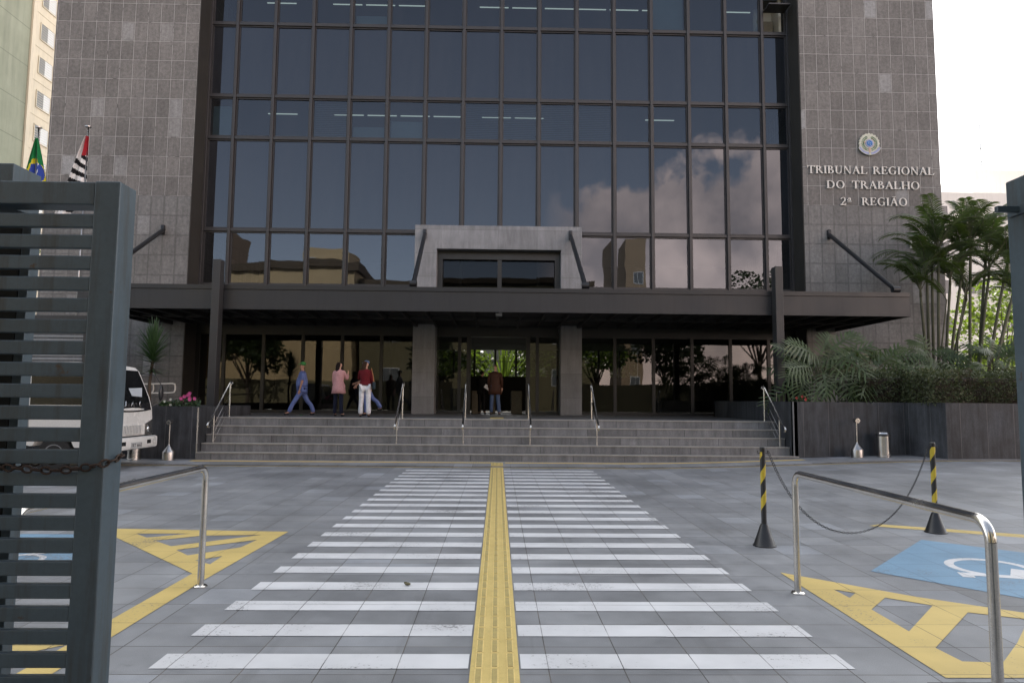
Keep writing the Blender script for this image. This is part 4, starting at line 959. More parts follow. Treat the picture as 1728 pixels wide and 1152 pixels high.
def slant(y0, y1, z0, z1, off):
    """patch on the raked windscreen"""
    def X(z):
        P = [(0.6, -8.56), (1.0, -8.56), (1.34, -8.585), (1.62, -8.66), (2.25, -8.94), (2.4, -9.05)]
        for a, b in zip(P[:-1], P[1:]):
            if a[0] <= z <= b[0]: return a[1]+(b[1]-a[1])*(z-a[0])/(b[0]-a[0])+off
        return P[-1][1]+off
    t = MB(); n = 6; m_ = 8
    for i in range(n):
        za, zb = z0+(z1-z0)*i/n, z0+(z1-z0)*(i+1)/n
        for j in range(m_):
            ya, yb = y0+(y1-y0)*j/m_, y0+(y1-y0)*(j+1)/m_
            t.quad((X(za), ya, za), (X(za), yb, za), (X(zb), yb, zb), (X(zb), ya, zb))
            t.v[-4:] = [(p[0], p[1], p[2]-(0.05*(1-((p[1]-16.27)/0.95)**2) if p[2] < z0+0.001 else 0)) for p in t.v[-4:]]
    return t
slant(Y0+0.05, Y1-0.05, 1.33, 2.28, 0.008).build('windscreen', M['truck_black'], tr)
q = MB(); q.add([(-8.70, 16.35, 1.66), (-8.67, 16.75, 1.64), (-8.73, 16.85, 1.86), (-8.76, 16.3, 1.84)], [(0, 1, 2, 3)]); q.xf(Matrix.Translation((0.065, 0, 0))); q.build('paper', M['blind'], tr)  # pale blue quad on the windscreen, a reflection put in as colour
MB().tube([(-8.64, 16.0, 1.62), (-8.68, 16.1, 1.72), (-8.84, 16.12, 2.1)], 0.012, 6).build('wiper', M['rubber'], tr)
for yy in (Y0-0.004,):
    t = MB(); t.prism([(-10.30, 1.45), (-9.0, 1.45), (-8.82, 1.55), (-9.12, 2.16), (-10.30, 2.18)], 'y', yy, Y0+0.01); t.build('side_window', M['truck_black'], tr)
    t = MB(); t.prism([(-10.34, 0.72), (-10.30, 0.72), (-10.30, 1.40), (-10.34, 1.40)], 'y', yy-0.001, Y0+0.01).prism([(-10.3, 1.37), (-8.9, 1.37), (-8.9, 1.395), (-10.3, 1.395)], 'y', yy-.001, Y0+.01); t.build('door_seam', M['shutter'], tr)
# lettering and front furniture
RX = Matrix(((0, 0, 1, 0), (1, 0, 0, 0), (0, 1, 0, 0), (0, 0, 0, 1)))
t = MB()
for (yc, pts) in ((15.95, [(.05, .075), (.05, -.04), (.02, -.075), (-.03, -.07), (-.05, -.03)]), (16.30, [(-.06, -.075), (0, .075), (.06, -.075)]), (16.66, [(.05, .05), (.01, .075), (-.04, .05), (-.055, 0), (-.04, -.05), (.01, -.075), (.055, -.045)])):
    t.tube([(-8.585-0.0+0.018, yc+p[0], 1.475+p[1]*.8) for p in pts], 0.010, 6)
t.xf(Matrix.Translation((-0.012, 0, 0))); t.build('maker_letters', M['chrome'], tr, smooth=True)
t = MB(); t.cbox(-8.62, -8.545, 15.78, 16.78, 0.76, 1.00, 0.012); gr = t.build('grille', M['truck_white'], tr)
t = MB()
for i in range(13): t.cbox(-8.546, -8.530, 15.86+i*0.066, 15.886+i*0.066, 0.785, 0.975, 0.003)
t.build('grille_bars', M['truck_white'], gr)
t = MB()
for i in range(12): t.box(-8.545, -8.541, 15.889+i*0.066, 15.923+i*0.066, 0.79, 0.97)
t.build('grille_gaps', M['shutter'], gr)
for y0, y1, s in ((15.36, 15.72, -1), (16.84, 17.18, 1)):
    t = MB(); t.prism([(y0, 0.74), (y1, 0.74), (y1 if s > 0 else y1-0.0, 1.10 if s > 0 else 1.0), (y0, 1.0 if s > 0 else 1.10)], 'x', -8.60, -8.538)
    hl = t.build('headlight', M['chrome'], tr); MB().ball((-8.54, (y0+y1)/2, 0.87), 0.07, 0.4, 1, 1).build('lamp', M['chrome'], hl, smooth=True)
t = MB(); t.cbox(-8.66, -8.42, 15.26, 17.28, 0.42, 0.705, 0.06); bp = t.build('bumper', M['truck_white'], tr, smooth=SM)
t = MB(); t.box(-8.50, -8.417, 15.62, 15.80, 0.53, 0.62).box(-8.50, -8.417, 16.74, 16.92, 0.53, 0.62); t.build('bumper_recess', M['truck_black'], bp)
MB().box(-8.66, -8.52, 15.30, 17.24, 0.70, 0.735).build('bumper_gap', M['truck_black'], bp)
MB().cbox(-8.425, -8.408, 16.02, 16.50, 0.45, 0.59, 0.004).build('number_plate', M['plate'], tr)
text_mesh('FRT 6663', 0.115, 'plate_number', M['truck_black'], Matrix.Translation((-8.407, 16.26, 0.515)) @ RX, tr, 0.001)
for s, yy in ((-1, Y0-0.16), (1, Y1+0.14)):
    t = MB(); t.ball((-8.45, yy, 1.74), 0.1, 0.5, 0.9, 2.0); mr = t.build('mirror', M['black_plastic'], tr, smooth=True)
    MB().tube([(-8.95, yy-s*0.16, 2.22), (-8.6, yy-.02*s, 2.18), (-8.46, yy, 1.95), (-8.46, yy, 1.5), (-8.62, yy-s*0.14, 1.4)], 0.012, 6).build('mirror_arm', M['black_plastic'], mr)
def wheel(x, y, s):
    t = MB(); t.lathe([(0.20, -0.10), (0.33, -0.105), (0.365, -0.06), (0.37, 0.06), (0.33, 0.105), (0.20, 0.10)], (0, 0, 0), 36)
    Mx = Matrix.Translation((x, y, 0.37)) @ Matrix.Rotation(pi/2, 4, 'X'); t.xf(Mx); w = t.build('wheel', M['rubber'], tr, smooth=SM)
    t = MB(); t.lathe([(0.215, -0.02), (0.215, 0.107), (0.195, 0.105), (0.17, 0.06), (0.10, 0.045), (0.085, 0.10), (0.05, 0.115), (0.01, 0.118)], (0, 0, 0), 32)
    t.xf(Matrix.Translation((x, y, 0.37)) @ Matrix.Rotation(pi/2 if s < 0 else -pi/2, 4, 'X')); t.build('rim', M['shutter'], w, smooth=SM)
for x in (-9.75, -12.6):
    wheel(x, Y0+0.14, -1); wheel(x, Y1-0.14, 1)
MB().box(-13.9, -10.2, 15.75, 16.8, 0.50, 0.72).build('chassis', M['truck_black'], tr)
MB().cbox(-14.0, -10.55, 15.3, 17.25, 0.78, 0.92, 0.01).build('flatbed', M['black_plastic'], tr)
# ------------------------------------------------------------------ flags
def flag(x, y, ztop, zbot, kind, label):
    r = empty('flagpole', (x, y, 0), 0, label, 'flag')
    MB().tube([(x, y, 0), (x, y, ztop+0.32)], 0.022, 10).build('pole', M['steel_dark'], r, smooth=True)
    MB().lathe([(0.10, 0.32), (0.10, 0.35), (0.02, 0.37)], (x, y, ztop), 12).build('finial', M['steel_dark'], r)
    t = MB(); nu, nv = 44, 80
    def P(u, v):
        w = 0.07+(1.0 if kind == 'br' else 0.8)*v**0.9
        if kind == 'br': xx = x-w*0.55+u*w*1.05
        else: xx = x+0.05-u*w*(1.05)-0.10*v*u
        yy = y-0.05+0.10*sin(u*13+v*2)*(0.35+v*0.6)+0.03*sin(u*29)
        zz = ztop-(ztop-zbot)*v-(0.10*sin(u*3) if kind == 'br' else 0.35*u*v)
        return (xx, yy, zz)
    for i in range(nu):
        for j in range(nv):
            u, v = (i+.5)/nu, (j+.5)/nv
            if kind == 'br':
                yel = abs(u-0.52)*0.9+abs(v-0.52)*2.2 < 0.62; d = sqrt(((u-0.60)*0.75)**2+((v-0.50)*1.6)**2)
                m_ = 0
                if yel: m_ = 1
                if d < 0.27:
                    m_ = 2
                    if abs((v-0.50)*1.7+(u-0.60)*0.9+0.02) < 0.045: m_ = 3
            else:
                s = v+u*0.16
                m_ = 4 if int(s*17) % 2 else 3
                if v < 0.26: m_ = 5 if u < 0.6 else 3
            t.mi = m_; t.add([P(i/nu, j/nv), P((i+1)/nu, j/nv), P((i+1)/nu, (j+1)/nv), P(i/nu, (j+1)/nv)], [(0, 1, 2, 3)])
    t.build('cloth', [M[q] for q in ('flag_green', 'flag_yellow', 'flag_blue', 'flag_white', 'flag_black', 'flag_red')], r, smooth=True)
flag(-15.12, 22.0, 10.05, 7.75, 'br', 'green and yellow flag with a blue disc hanging limp on its pole')
flag(-13.52, 22.0, 10.10, 7.7, 'sp', 'black and white striped flag with a red corner hanging limp on its pole')
# ------------------------------------------------------------------ buildings around
gb = empty('apartment_block', (-40, 42, 0), 0, 'tall blank pale green rendered wall at the far left', 'building')
MB().box(-54, -38.0, 31, 54.0, 0, 56).build('wall', M['green_wall'], gb)
MB().box(-38.0, -37.86, 53.6, 54.02, 0, 56).build('corner_trim', M['cream'], gb)
cb_ = empty('apartment_block', (-44, 62, 0), 0, 'tall cream apartment block with barred windows behind the green wall', 'building')
MB().box(-56, -40.6, 54.5, 72, 0, 60).build('wall', M['cream'], cb_)
for k in range(19):
    z0 = 2.4+3.05*k
    for yc in (59.4, 65.2):
        t = MB(); t.box(-40.61, -40.54, yc-0.98, yc-0.90, z0-0.08, z0+1.5).box(-40.61, -40.54, yc+0.90, yc+0.98, z0-0.08, z0+1.5).box(-40.61, -40.52, yc-0.9, yc+0.9, z0-0.08, z0).box(-40.61, -40.54, yc-0.9, yc+0.9, z0+1.42, z0+1.5)
        w = t.build('window', M['cream'], cb_)
        MB().box(-40.605, -40.58, yc-0.9, yc+(-0.1 if k % 2 else 0.0), z0, z0+1.42).build('dark_pane', M['bgwin'], w)
        MB().box(-40.605, -40.58, yc+(-0.1 if k % 2 else 0.0), yc+0.9, z0, z0+1.42).build('pale_pane', M['alu'], w)
        t = MB()
        for q in range(6): t.box(-40.56, -40.54, yc-0.9, yc+0.9, z0+0.12+q*0.22, z0+0.15+q*0.22)
        t.build('bars', M['cream'], w)
    MB().box(-40.61, -40.57, 54.5, 72, z0+2.2, z0+2.26).build('string_course', M['cream'], cb_)
def block(name_label, x0, x1, y0, y1, h, mat, wins=None, face='-y', roof=None, nm='apartment_building', cat='building'):
    b = empty(nm, ((x0+x1)/2, (y0+y1)/2, 0), 0, name_label, cat)
    MB().box(x0, x1, y0, y1, -0.1, h).build('wall', M[mat], b)
    if roof: MB().box(x0-0.3, x1+0.3, y0-0.3, y1+0.3, h, h+roof).build('roof', M['roof_tile'], b)
    if wins:
        sx, sz, w, hh, zs, lim = wins; n = 0; x = x0+sx*0.5
        while x+w < x1:
            z = zs
            while z+hh < h-0.5:
                if n < lim:
                    yy = y0 if face == '-y' else y1; s = -1 if face == '-y' else 1
                    f = BX(x, x+w, yy, yy+s*0.05, z, z+hh).build('window', M['alu'], b)
                    BX(x+0.08, x+w/2-0.03, yy+s*.04, yy+s*0.06, z+0.08, z+hh-0.08).box(x+w/2+0.03, x+w-0.08, yy+s*.04, yy+s*0.06, z+0.08, z+hh-0.08).build('pane', M['bgwin'], f); n += 1
                z += sz
            x += sx
    return b
block('pale apartment building behind the palms on the right', 38.0, 62, 60, 74, 20.8, 'pale_wall', (2.9, 3.4, 1.3, 1.4, 1.2, 36))
block('white upper tower rising above the pale building on the right', 54.0, 80, 75, 90, 28.3, 'pale_wall', (6.0, 3.4, 1.0, 1.8, 60.0, 3))
t = MB(); t.tube([(60.2, 82, 28.5), (60.2, 82, 36.6)], 0.06, 6); t.ball((60.2, 82, 30.0), 0.5); t.tube([(59.4, 82, 31.8), (61.4, 82, 31.8)], 0.04, 6); t.ball((60.2, 82, 33.5), 0.12)

tag(t.build('antenna_mast', M['shutter'], smooth=SM), 'thin antenna mast with a ball on the white tower roof', 'antenna')
# across the street: seen in the mirror glass
block('long cream wall building with tiled eaves, mirrored in the lower left glass', -26.5, -13.9, -20, -12, 13.6, 'cream_street', None, roof=0.7)
block('shaded olive building beside the cream one, mirrored around the portal', -13.5, 9.6, -21, -13.5, 12.6, 'olive_wall', (4.2, 4.0, 1.7, 1.6, 3.0, 12), '+y', 0.5)
block('cream rooftop block with small windows mirrored in the left glass', -26.5, -20.5, -44, -38, 21.0, 'cream_street', (3.0, 30, 0.9, 0.9, 18.6, 1), '+y')
block('orange rendered tower mirrored at the far left of the glass', -38.2, -36.2, -46, -40, 24.0, 'orange_wall', (2.2, 4, 1.0, 1.5, 3, 12), '+y')
block('tall sandstone coloured tower mirrored right of the portal', 14.3, 16.9, -34, -28, 20.8, 'orange_wall', (2.2, 4.0, 1.2, 1.6, 3.0, 5), '+y')
block('low cream house with graffiti mirrored in the entrance glazing', -40, -27, -16, -10, 9.5, 'cream_street', (3.0, 4.0, 1.3, 1.6, 2.4, 8), '+y', 0.5)
t = MB(); t.box(7.0, 34.0, -5.6, -5.4, 0, 3.0)
tag(t.build('boundary_wall', M['olive_wall']), 'dark boundary wall along the street mirrored in the right entrance glass', 'wall')
t = MB(); t.box(-34, -4.0, -5.6, -5.4, 0, 3.15)
tag(t.build('boundary_wall', M['olive_wall']), 'dark boundary wall along the street mirrored in the left entrance glass', 'wall')
# ------------------------------------------------------------------ vegetation
def rv(a, b): return random.uniform(a, b)
def strip(t, pts, ws, side, up=None):
    """ribbon leaf along pts with half widths ws"""
    L_, R__ = [], []
    for p, w in zip(pts, ws):
        L_.append(Vector(p)-side*w); R__.append(Vector(p)+side*w)
    n = len(pts); t.add(L_+R__, [(i, n+i, n+i+1, i+1) for i in range(n-1)])
def philo_leaf(t, base, direction, up, L_, droop=0.5, lobes=9):
    """deeply cut leaf: midrib with curved finger lobes"""
    d = direction.normalized(); side = d.cross(up).normalized(); nrm = side.cross(d).normalized()
    def mid(s): return base+d*(L_*s)+nrm*(-droop*L_*s*s*0.6)+Vector((0, 0, -droop*0.25*L_*s*s))
    pts = [mid(i/8) for i in range(9)]
    strip(t, pts, [0.022, .034, .036, .034, .032, .028, .022, .016, .004], side)
    for i in range(lobes):
        s = 0.06+0.9*i/lobes; p = mid(s); dl = (mid(s+.02)-mid(s-.02)).normalized()
        l = L_*0.46*(sin(pi*(0.18+0.78*s))**0.8)*rv(.85, 1.1); ang = radians(78-48*s)
        for sg_ in (-1, 1):
            v = (dl*cos(ang)+side*sg_*sin(ang)).normalized(); w = nrm
            q = [p+v*(l*k/4)+dl*(l*0.10*(k/4)**2)+Vector((0, 0, -0.22*l*(k/4)**2))-nrm*(0.05*l*(k/4)) for k in range(5)]
            wd = v.cross(nrm).normalized(); strip(t, q, [0.020, .026, .027, .019, .004], wd)
def philodendron(x, y, z, n, label, R0=1.0, L0=0.8, seed=1, front=0.5, name='philodendron'):
    random.seed(seed); r = empty(name, (x, y, z), 0, label, 'plant', 'split-leaf shrubs in the right planter')
    lv = MB(); st = MB()
    for i in range(n):
        a = 2*pi*(i*0.618 % 1.0)+rv(-.2, .2); el = radians(rv(15, 85)) if i % 3 else radians(rv(-5, 25))
        if sin(a) > 0.5 and i % 2: el = radians(rv(50, 80))
        l = R0*rv(.55, 1.0); d = Vector((cos(a)*cos(el), sin(a)*cos(el)*(0.75), sin(el)))
        b = Vector((x, y, z+0.15)); e = b+d*l; mid_ = b+d*l*0.5+Vector((0, 0, 0.10*l)); st.tube([b, mid_, e], [0.014, .011, .009], 5)
        dd = Vector((cos(a)*rv(.6, 1.2)+rv(-.3, .3), sin(a)*.5-.35, sin(el)*rv(.4, 1.2)-rv(.2, .9))).normalized()
        philo_leaf(lv, e, dd, Vector((rv(-.2, .2), -rv(.6, 1.1), rv(.35, .8))), L0*rv(.75, 1.15), rv(.2, .55), random.choice((6, 7, 8)))
    st.build('stem', M['palm_stem'], r); lv.build('foliage', M['philo_leaf'], r)
philodendron(9.35, 19.5, 1.95, 30, 'big split-leaf shrub spilling over the planter wall next to the steps', 1.2, 1.0, 3)
philodendron(10.75, 19.7, 2.05, 30, 'second big split-leaf shrub in the right planter, nearer the hedge', 1.25, 1.0, 5)
philodendron(11.3, 21.2, 2.3, 24, 'dark split-leaf shrub against the granite pier behind the hedge', 0.9, 0.7, 9)
philodendron(13.9, 21.6, 2.6, 24, 'split-leaf shrub at the foot of the left palm stems', 0.8, 0.75, 11)
philodendron(15.5, 21.0, 2.5, 24, 'split-leaf shrub at the foot of the right palm stems', 0.8, 0.75, 12)
def frond(lv, st, base, az, L_, rise, droop, n=26, ll=0.42, seed=0, twist=0.0):
    h = Vector((cos(az), sin(az), 0)); side0 = Vector((-sin(az), cos(az), 0)); pts = []
    p = Vector(base); ang = rise; N_ = 14
    for i in range(N_+1):
        pts.append(p.copy()); p = p+(h*cos(ang)+Vector((0, 0, 1))*sin(ang))*(L_/N_); ang -= droop/N_*(0.4+1.2*i/N_)
    st.tube(pts, [0.016*(1-0.8*i/N_)+0.002 for i in range(N_+1)], 5)
    for i in range(n):
        s = 0.14+0.85*i/n; f = s*N_; k = min(N_-1, int(f)); p = pts[k].lerp(pts[k+1], f-k); d = (pts[k+1]-pts[k]).normalized()
        l = ll*(sin(pi*(0.12+0.82*s))**0.6)*rv(.85, 1.1)
        for sg_ in (-1, 1):
            upv = side0.cross(d)*-1
            v = (d*0.62+side0*sg_*0.8+Vector((0, 0, 0.30))).normalized()
            q = [p+v*(l*j/3)+Vector((0, 0, -0.42*l*(j/3)**2)) for j in range(4)]
            strip(lv, q, [0.012, 0.019, 0.014, 0.002], v.cross(Vector((0, 0, 1))).normalized().cross(v).normalized()*0.5+d*0.8)
def palm(x, y, z, stems, label, seed, name='clumping_palm', group='clumping palms in the right planter', nf=7, fl=2.2):
    random.seed(seed); r = empty(name, (x, y, z), 0, label, 'palm', group)
    for (dx, dy, h, lx, ly, ex) in stems:
        b = Vector((x+dx, y+dy, z)); t = MB(); top = b+Vector((lx, ly, h)); P_ = [b+Vector((lx*s**1.3, ly*s**1.3, h*s)) for s in [i/10 for i in range(11)]]
        t.tube(P_, [0.050-0.012*i/10+(0.006 if i % 2 else 0) for i in range(11)], 8); t.tube([top, top+Vector((lx*.08, 0, 0.5))], [0.045, 0.02], 8)
        tk = t.build('trunk', M['palm_stem'], r, smooth=True)
        lv = MB(); st = MB(); n = nf+ex
        for i in range(n):
            az = 2*pi*(i*0.618 % 1)+rv(-.3, .3)+seed
            frond(lv, st, top+Vector((0, 0, 0.2)), az, fl*rv(.75, 1.1), radians(rv(48, 86)), radians(rv(65, 135)), 26, 0.50)
        st.build('frond_stalk', M['palm_stem'], tk); lv.build('fronds', M['palm_leaf'], tk)
palm(14.6, 22.4, 1.5, [(-0.30, 0, 3.7, -0.15, 0, 0), (0.0, .2, 4.6, 0.10, 0, 0), (0.15, -.1, 4.1, 0.35, 0, 0), (-.1, -.2, 5.1, 0.25, 0.1, 1), (0.35, .1, 3.6, 0.8, 0, 0), (0.3, 0, 4.8, 0.75, 0, 0), (-.2, .1, 4.3, .05, 0, 0)],
     'left clump of thin stemmed palms in front of the pier corner', 21)
palm(15.9, 22.3, 1.5, [(-0.3, 0, 5.3, 0.25, 0, 2), (0.0, .1, 4.4, 0.6, 0, 0), (.2, 0, 4.9, 1.0, 0, 0), (0.25, -.1, 3.8, 1.0, 0, 0), (0.45, .1, 4.4, 1.15, 0, 0), (0.1, .2, 5.4, 0.55, 0, 0), (0.6, 0, 3.3, 1.2, 0, 0)],
     'right clump of thin stemmed palms leaning over beside the open gate', 34)
random.seed(5)
r = empty('young_palm', (14.6, 21.8, 1.6), 0, 'young palm with two long fronds arching left across the house number', 'palm')
st = MB()
for (p_, az_, l_, r_, d_) in (((14.7, 21.9, 5.0), 185, 1.9, 62, 115), ((15.2, 21.6, 5.6), 188, 1.8, 55, 105)):
    lv = MB(); frond(lv, st, p_, radians(az_), l_, radians(r_), radians(d_), 30, 0.42); lv.build('frond', M['palm_leaf'], r)
st.tube([(14.65, 22.1, 1.6), (14.6, 22.1, 3.6), (14.7, 21.9, 5.05)], [0.03, .025, .015], 6); st.tube([(14.95, 22.0, 1.6), (15.0, 21.9, 3.8), (15.2, 21.6, 5.65)], [0.03, .025, .015], 6)
st.build('stalk', M['palm_stem'], r)
palm(-22.6, 31, 0, [(0, 0, 6.6, 0.3, 0, 4)], 'dark palm seen through the upper bars of the left gate', 41, 'palm_tree', None, 9, 2.4)
# leaf cards
def leaf_cloud(t, blobs, n, size, seed=0, flat=0.0):
    random.seed(seed); tot = sum(b[3]*b[4]*b[5] for b in blobs)
    for b in blobs:
        m_ = int(n*b[3]*b[4]*b[5]/tot)
        for _ in range(m_):
            while True:
                u = Vector((rv(-1, 1), rv(-1, 1), rv(-1, 1)))
                if 0.15 < u.length < 1: break
            rr = u.length**0.45; u = u.normalized()*rr
            p = Vector((b[0]+u.x*b[3], b[1]+u.y*b[4], b[2]+u.z*b[5]))
            d = Vector((rv(-1, 1), rv(-1, 1), rv(-.8, .6))).normalized(); s = d.cross(Vector((rv(-1, 1), rv(-1, 1), rv(-1, 1)))).normalized(); l = size*rv(.6, 1.3); w = l*0.32
            t.add([p, p+d*l*.5+s*w, p+d*l, p+d*l*.5-s*w], [(0, 1, 2, 3)])
def tree(name, x, y, h, rad, label, seed, leaf='tree_leaf', n=4000, size=0.28, trunk=0.16, z=0, nb=11, group=None, low=0.42):
    random.seed(seed); r = empty(name, (x, y, z), 0, label, 'tree', group); t = MB(); blobs = []
    th = h*low; t.tube([(x, y, z), (x+.05*h*.2, y, z+th*.5), (x, y+.1, z+th)], [trunk, trunk*.8, trunk*.65], 9)
    for i in range(nb):
        a = 2*pi*i*0.618; k = sqrt((i+.5)/nb); c = Vector((x+cos(a)*rad*k*0.8, y+sin(a)*rad*k*0.8, z+th+(h-th)*(0.25+0.62*(1-k*k)*rv(.7, 1.1)+rv(0, .12))))
        b0 = Vector((x, y, z+th*rv(.7, 1))); m_ = b0.lerp(c, .5)+Vector((rv(-.2, .2), rv(-.2, .2), .15)); t.tube([b0, m_, c], [trunk*.4, trunk*.25, trunk*.06], 6)
        q = rad*rv(.26, .44); blobs.append((c.x, c.y, c.z, q, q, q*rv(.6, .85)))
    t.build('trunk', M['bark'], r, smooth=True); c = MB(); leaf_cloud(c, blobs, n, size, seed); c.build('crown', M[leaf], r)
# hedge: a clipped mass with a leafy skin and some purple tips
random.seed(77)
def hedge_part(t, x0, x1, y0, y1, z0, z1, n, size):
    for _ in range(n):
        f = random.random(); x, y, z = rv(x0, x1), rv(y0, y1), rv(z0, z1)
        if f < 0.50: y = y0+abs(random.gauss(0, .09))
        elif f < 0.80: z = z1-abs(random.gauss(0, .09))
        elif f < .9: x = x0+abs(random.gauss(0, .10))
        bul = 0.07*sin(x*3.1+z*2)+0.05*sin(x*7.3+z*5.1); y -= bul; z += 0.05*sin(x*4.7+y*3)+0.04*sin(x*11)
        p = Vector((x, y, z)); d = Vector((rv(-1, 1), rv(-1.2, .5), rv(-.6, 1))).normalized(); s = d.cross(Vector((rv(-1, 1), rv(-1, 1), rv(-1, 1)))).normalized(); l = size*rv(.6, 1.3); w = l*.33
        t.add([p, p+d*l*.5+s*w, p+d*l, p+d*l*.5-s*w], [(0, 1, 2, 3)])
hr = empty('hedge', (13, 18.5, 1.6), 0, 'clipped dark hedge with purple tips growing along the top of the right planter', 'hedge')
t = MB(); hedge_part(t, 11.0, 18.2, 17.25, 18.6, 1.62, 2.50, 15000, 0.062); hedge_part(t, 9.9, 12.5, 18.5, 19.9, 1.6, 2.55, 4500, 0.065); t.build('foliage', M['hedge_leaf'], hr)
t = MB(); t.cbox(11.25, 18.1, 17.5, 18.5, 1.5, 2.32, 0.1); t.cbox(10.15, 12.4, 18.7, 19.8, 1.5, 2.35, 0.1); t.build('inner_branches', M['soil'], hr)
def flower(x, y, z, mat, s, label, n=1, cat='flower', green=None):
    random.seed(int(abs(x*100))); r = empty('flower_plant', (x, y, z-0.1), 0, label, cat)
    for i in range(n):
        c = Vector((x+rv(-s, s)*4*(n > 1), y+rv(-s, s)*2*(n > 1), z+rv(-s, s)*2.2*(n > 1))); t = MB()
        for k in range(6):
            a = 2*pi*k/6; d = Vector((cos(a), -0.5, sin(a))).normalized(); q = Vector((-sin(a), 0, cos(a)))
            t.add([c, c+d*s*.6+q*s*.42, c+d*s, c+d*s*.6-q*s*.42], [(0, 1, 2, 3)])
        t.build('blossom', M[mat], r)
    if green:
        t = MB(); leaf_cloud(t, green, 420, 0.075, 3); t.build('leaves', M['yucca_leaf'], r)
        t = MB()
        for i in range(8): t.tube([(x+rv(-.1, .1), y, 1.3), (x+rv(-.35, .35), y+rv(-.1, .1), z)], 0.006, 5)
        t.build('stem', M['palm_stem'], r)
flower(-8.28, 18.50, 1.63, 'pink', 0.060, 'bright pink flowering plant at the corner of the left planter', 9, 'flowers', [(-8.35, 18.55, 1.46, .40, .16, .12)])
flower(-8.84, 18.45, 1.52, 'white_petal', 0.040, 'small white flowering plant at the left end of the pink flowers', 3, 'flowers', [(-8.85, 18.5, 1.44, .16, .12, .07)])
flower(8.22, 18.42, 1.78, 'red_petal', 0.045, 'small red flowering plant at the corner of the right planter', 5, 'flowers', [(8.25, 18.5, 1.70, .25, .12, .08)])
flower(13.62, 17.12, 2.46, 'pink', 0.06, 'single pink blossom on top of the hedge', 1)
# yucca in the left planter
def yucca(x, y, z, h, R_, n, label, seed, name='yucca', leaf='yucca_leaf', wd=0.022):
    random.seed(seed); r = empty(name, (x, y, z), 0, label, 'yucca'); t = MB(); top = Vector((x+.03, y, z+h))
    t.tube([(x, y, z), (x-.03, y, z+h*.5), top], [0.055, .045, .04], 9); t.build('trunk', M['bark'], r, smooth=True); t = MB()
    for i in range(n):
        s = i/n; a = 2*pi*(i*0.618 % 1); el = radians(-12+98*s**1.1)+rv(-.1, .1); l = R_*rv(.8, 1.08)*(0.85+.3*s); b = top+Vector((0, 0, -0.28+0.75*s))
        d = Vector((cos(a)*cos(el), sin(a)*cos(el), sin(el))); q = [b+d*(l*k/4)+Vector((0, 0, -0.10*l*(k/4)**2)) for k in range(5)]
        sd_ = d.cross(Vector((0, 0, 1))); sd_ = sd_.normalized() if sd_.length > .05 else Vector((1, 0, 0)); strip(t, q, [wd*.7, wd, wd*.95, wd*.6, .001], sd_)
    t.build('foliage', M[leaf], r)
yucca(-9.85, 19.6, 1.3, 1.35, 0.80, 230, 'yucca with a spiky green head standing in the left planter', 2)
# planting behind the lobby, seen through the entrance
yucca(0.3, 37.5, 0.0, 2.0, 2.6, 110, 'large bright yucca in the back garden seen through the open doors', 3, 'yucca', 'garden_leaf', 0.05)
for i, (x, y, h, rd) in enumerate(((-3.2, 40.5, 6.5, 3.0), (3.4, 41, 6.8, 3.2), (8.0, 40.5, 6.2, 3.0))):
    tree('garden_tree', x, y, h, rd, ('leafy green tree behind the lobby windows, left of the doorway view', 'leafy green tree behind the lobby windows, right of the doorway view', 'leafy green tree showing through the glass right of the entrance column')[i], 60+i, 'garden_leaf', 5200, 0.32, 0.13, 0, 14, 'trees in the back garden', 0.12)
t = MB(); t.box(-14, 16, 46, 46.3, 0, 5.2); tag(t.build('garden_wall', M['shutter']), 'grey wall closing the garden behind the building', 'wall')
# trees beyond on the right, in the sun
tree('background_tree', 25.0, 33.0, 8.2, 2.8, 'sunlit yellow-green tree behind the palm stems', 81, 'bright_leaf', 2000, 0.26, 0.10, 0, 14, None, 0.3)
tree('background_tree', 22.6, 31.0, 5.0, 2.0, 'lower sunlit tree just right of the granite pier', 82, 'bright_leaf', 2600, 0.22, 0.10, 0, 10, None, 0.2)
t = MB(); leaf_cloud(t, [(20.5, 27.5, 2.6, 1.3, 1, .9), (22.6, 27.8, 2.5, 1.3, 1, .9), (18.9, 26.8, 2.4, 1, .9, .8)], 4200, 0.12, 9)
sh = empty('shrub', (20.6, 27.5, 0), 0, 'bright low shrub behind the hedge next to the right gate', 'shrub'); t.build('foliage', M['bright_leaf'], sh)
t = MB(); [t.tube([(20.6, 27.5, 0), (x, 27.5, 2.3)], 0.04, 6) for x in (19, 20, 21, 22.4)]; t.build('stem', M['bark'], sh)
# street trees mirrored in the glass
for i, (x, y, h, rd) in enumerate(((23.2, -7.5, 13.0, 4.6), (14.5, -6.5, 8.6, 3.2), (8.6, -6.8, 8.2, 2.6), (-20.5, -4.6, 8.0, 3.0), (-5.5, -6.2, 7.0, 2.4))):
    tree('street_tree', x, y, h, rd, ('tall dark street tree mirrored at the right end of the glass', 'dark street tree mirrored in the right entrance glazing', 'slender street tree mirrored just right of the entrance column', 'street tree mirrored in front of the cream wall at the left', 'small street tree mirrored beside the left entrance column')[i], 90+i, 'tree_leaf', 2600, 0.42, 0.2, 0, 12, 'street trees mirrored in the glass', 0.4)

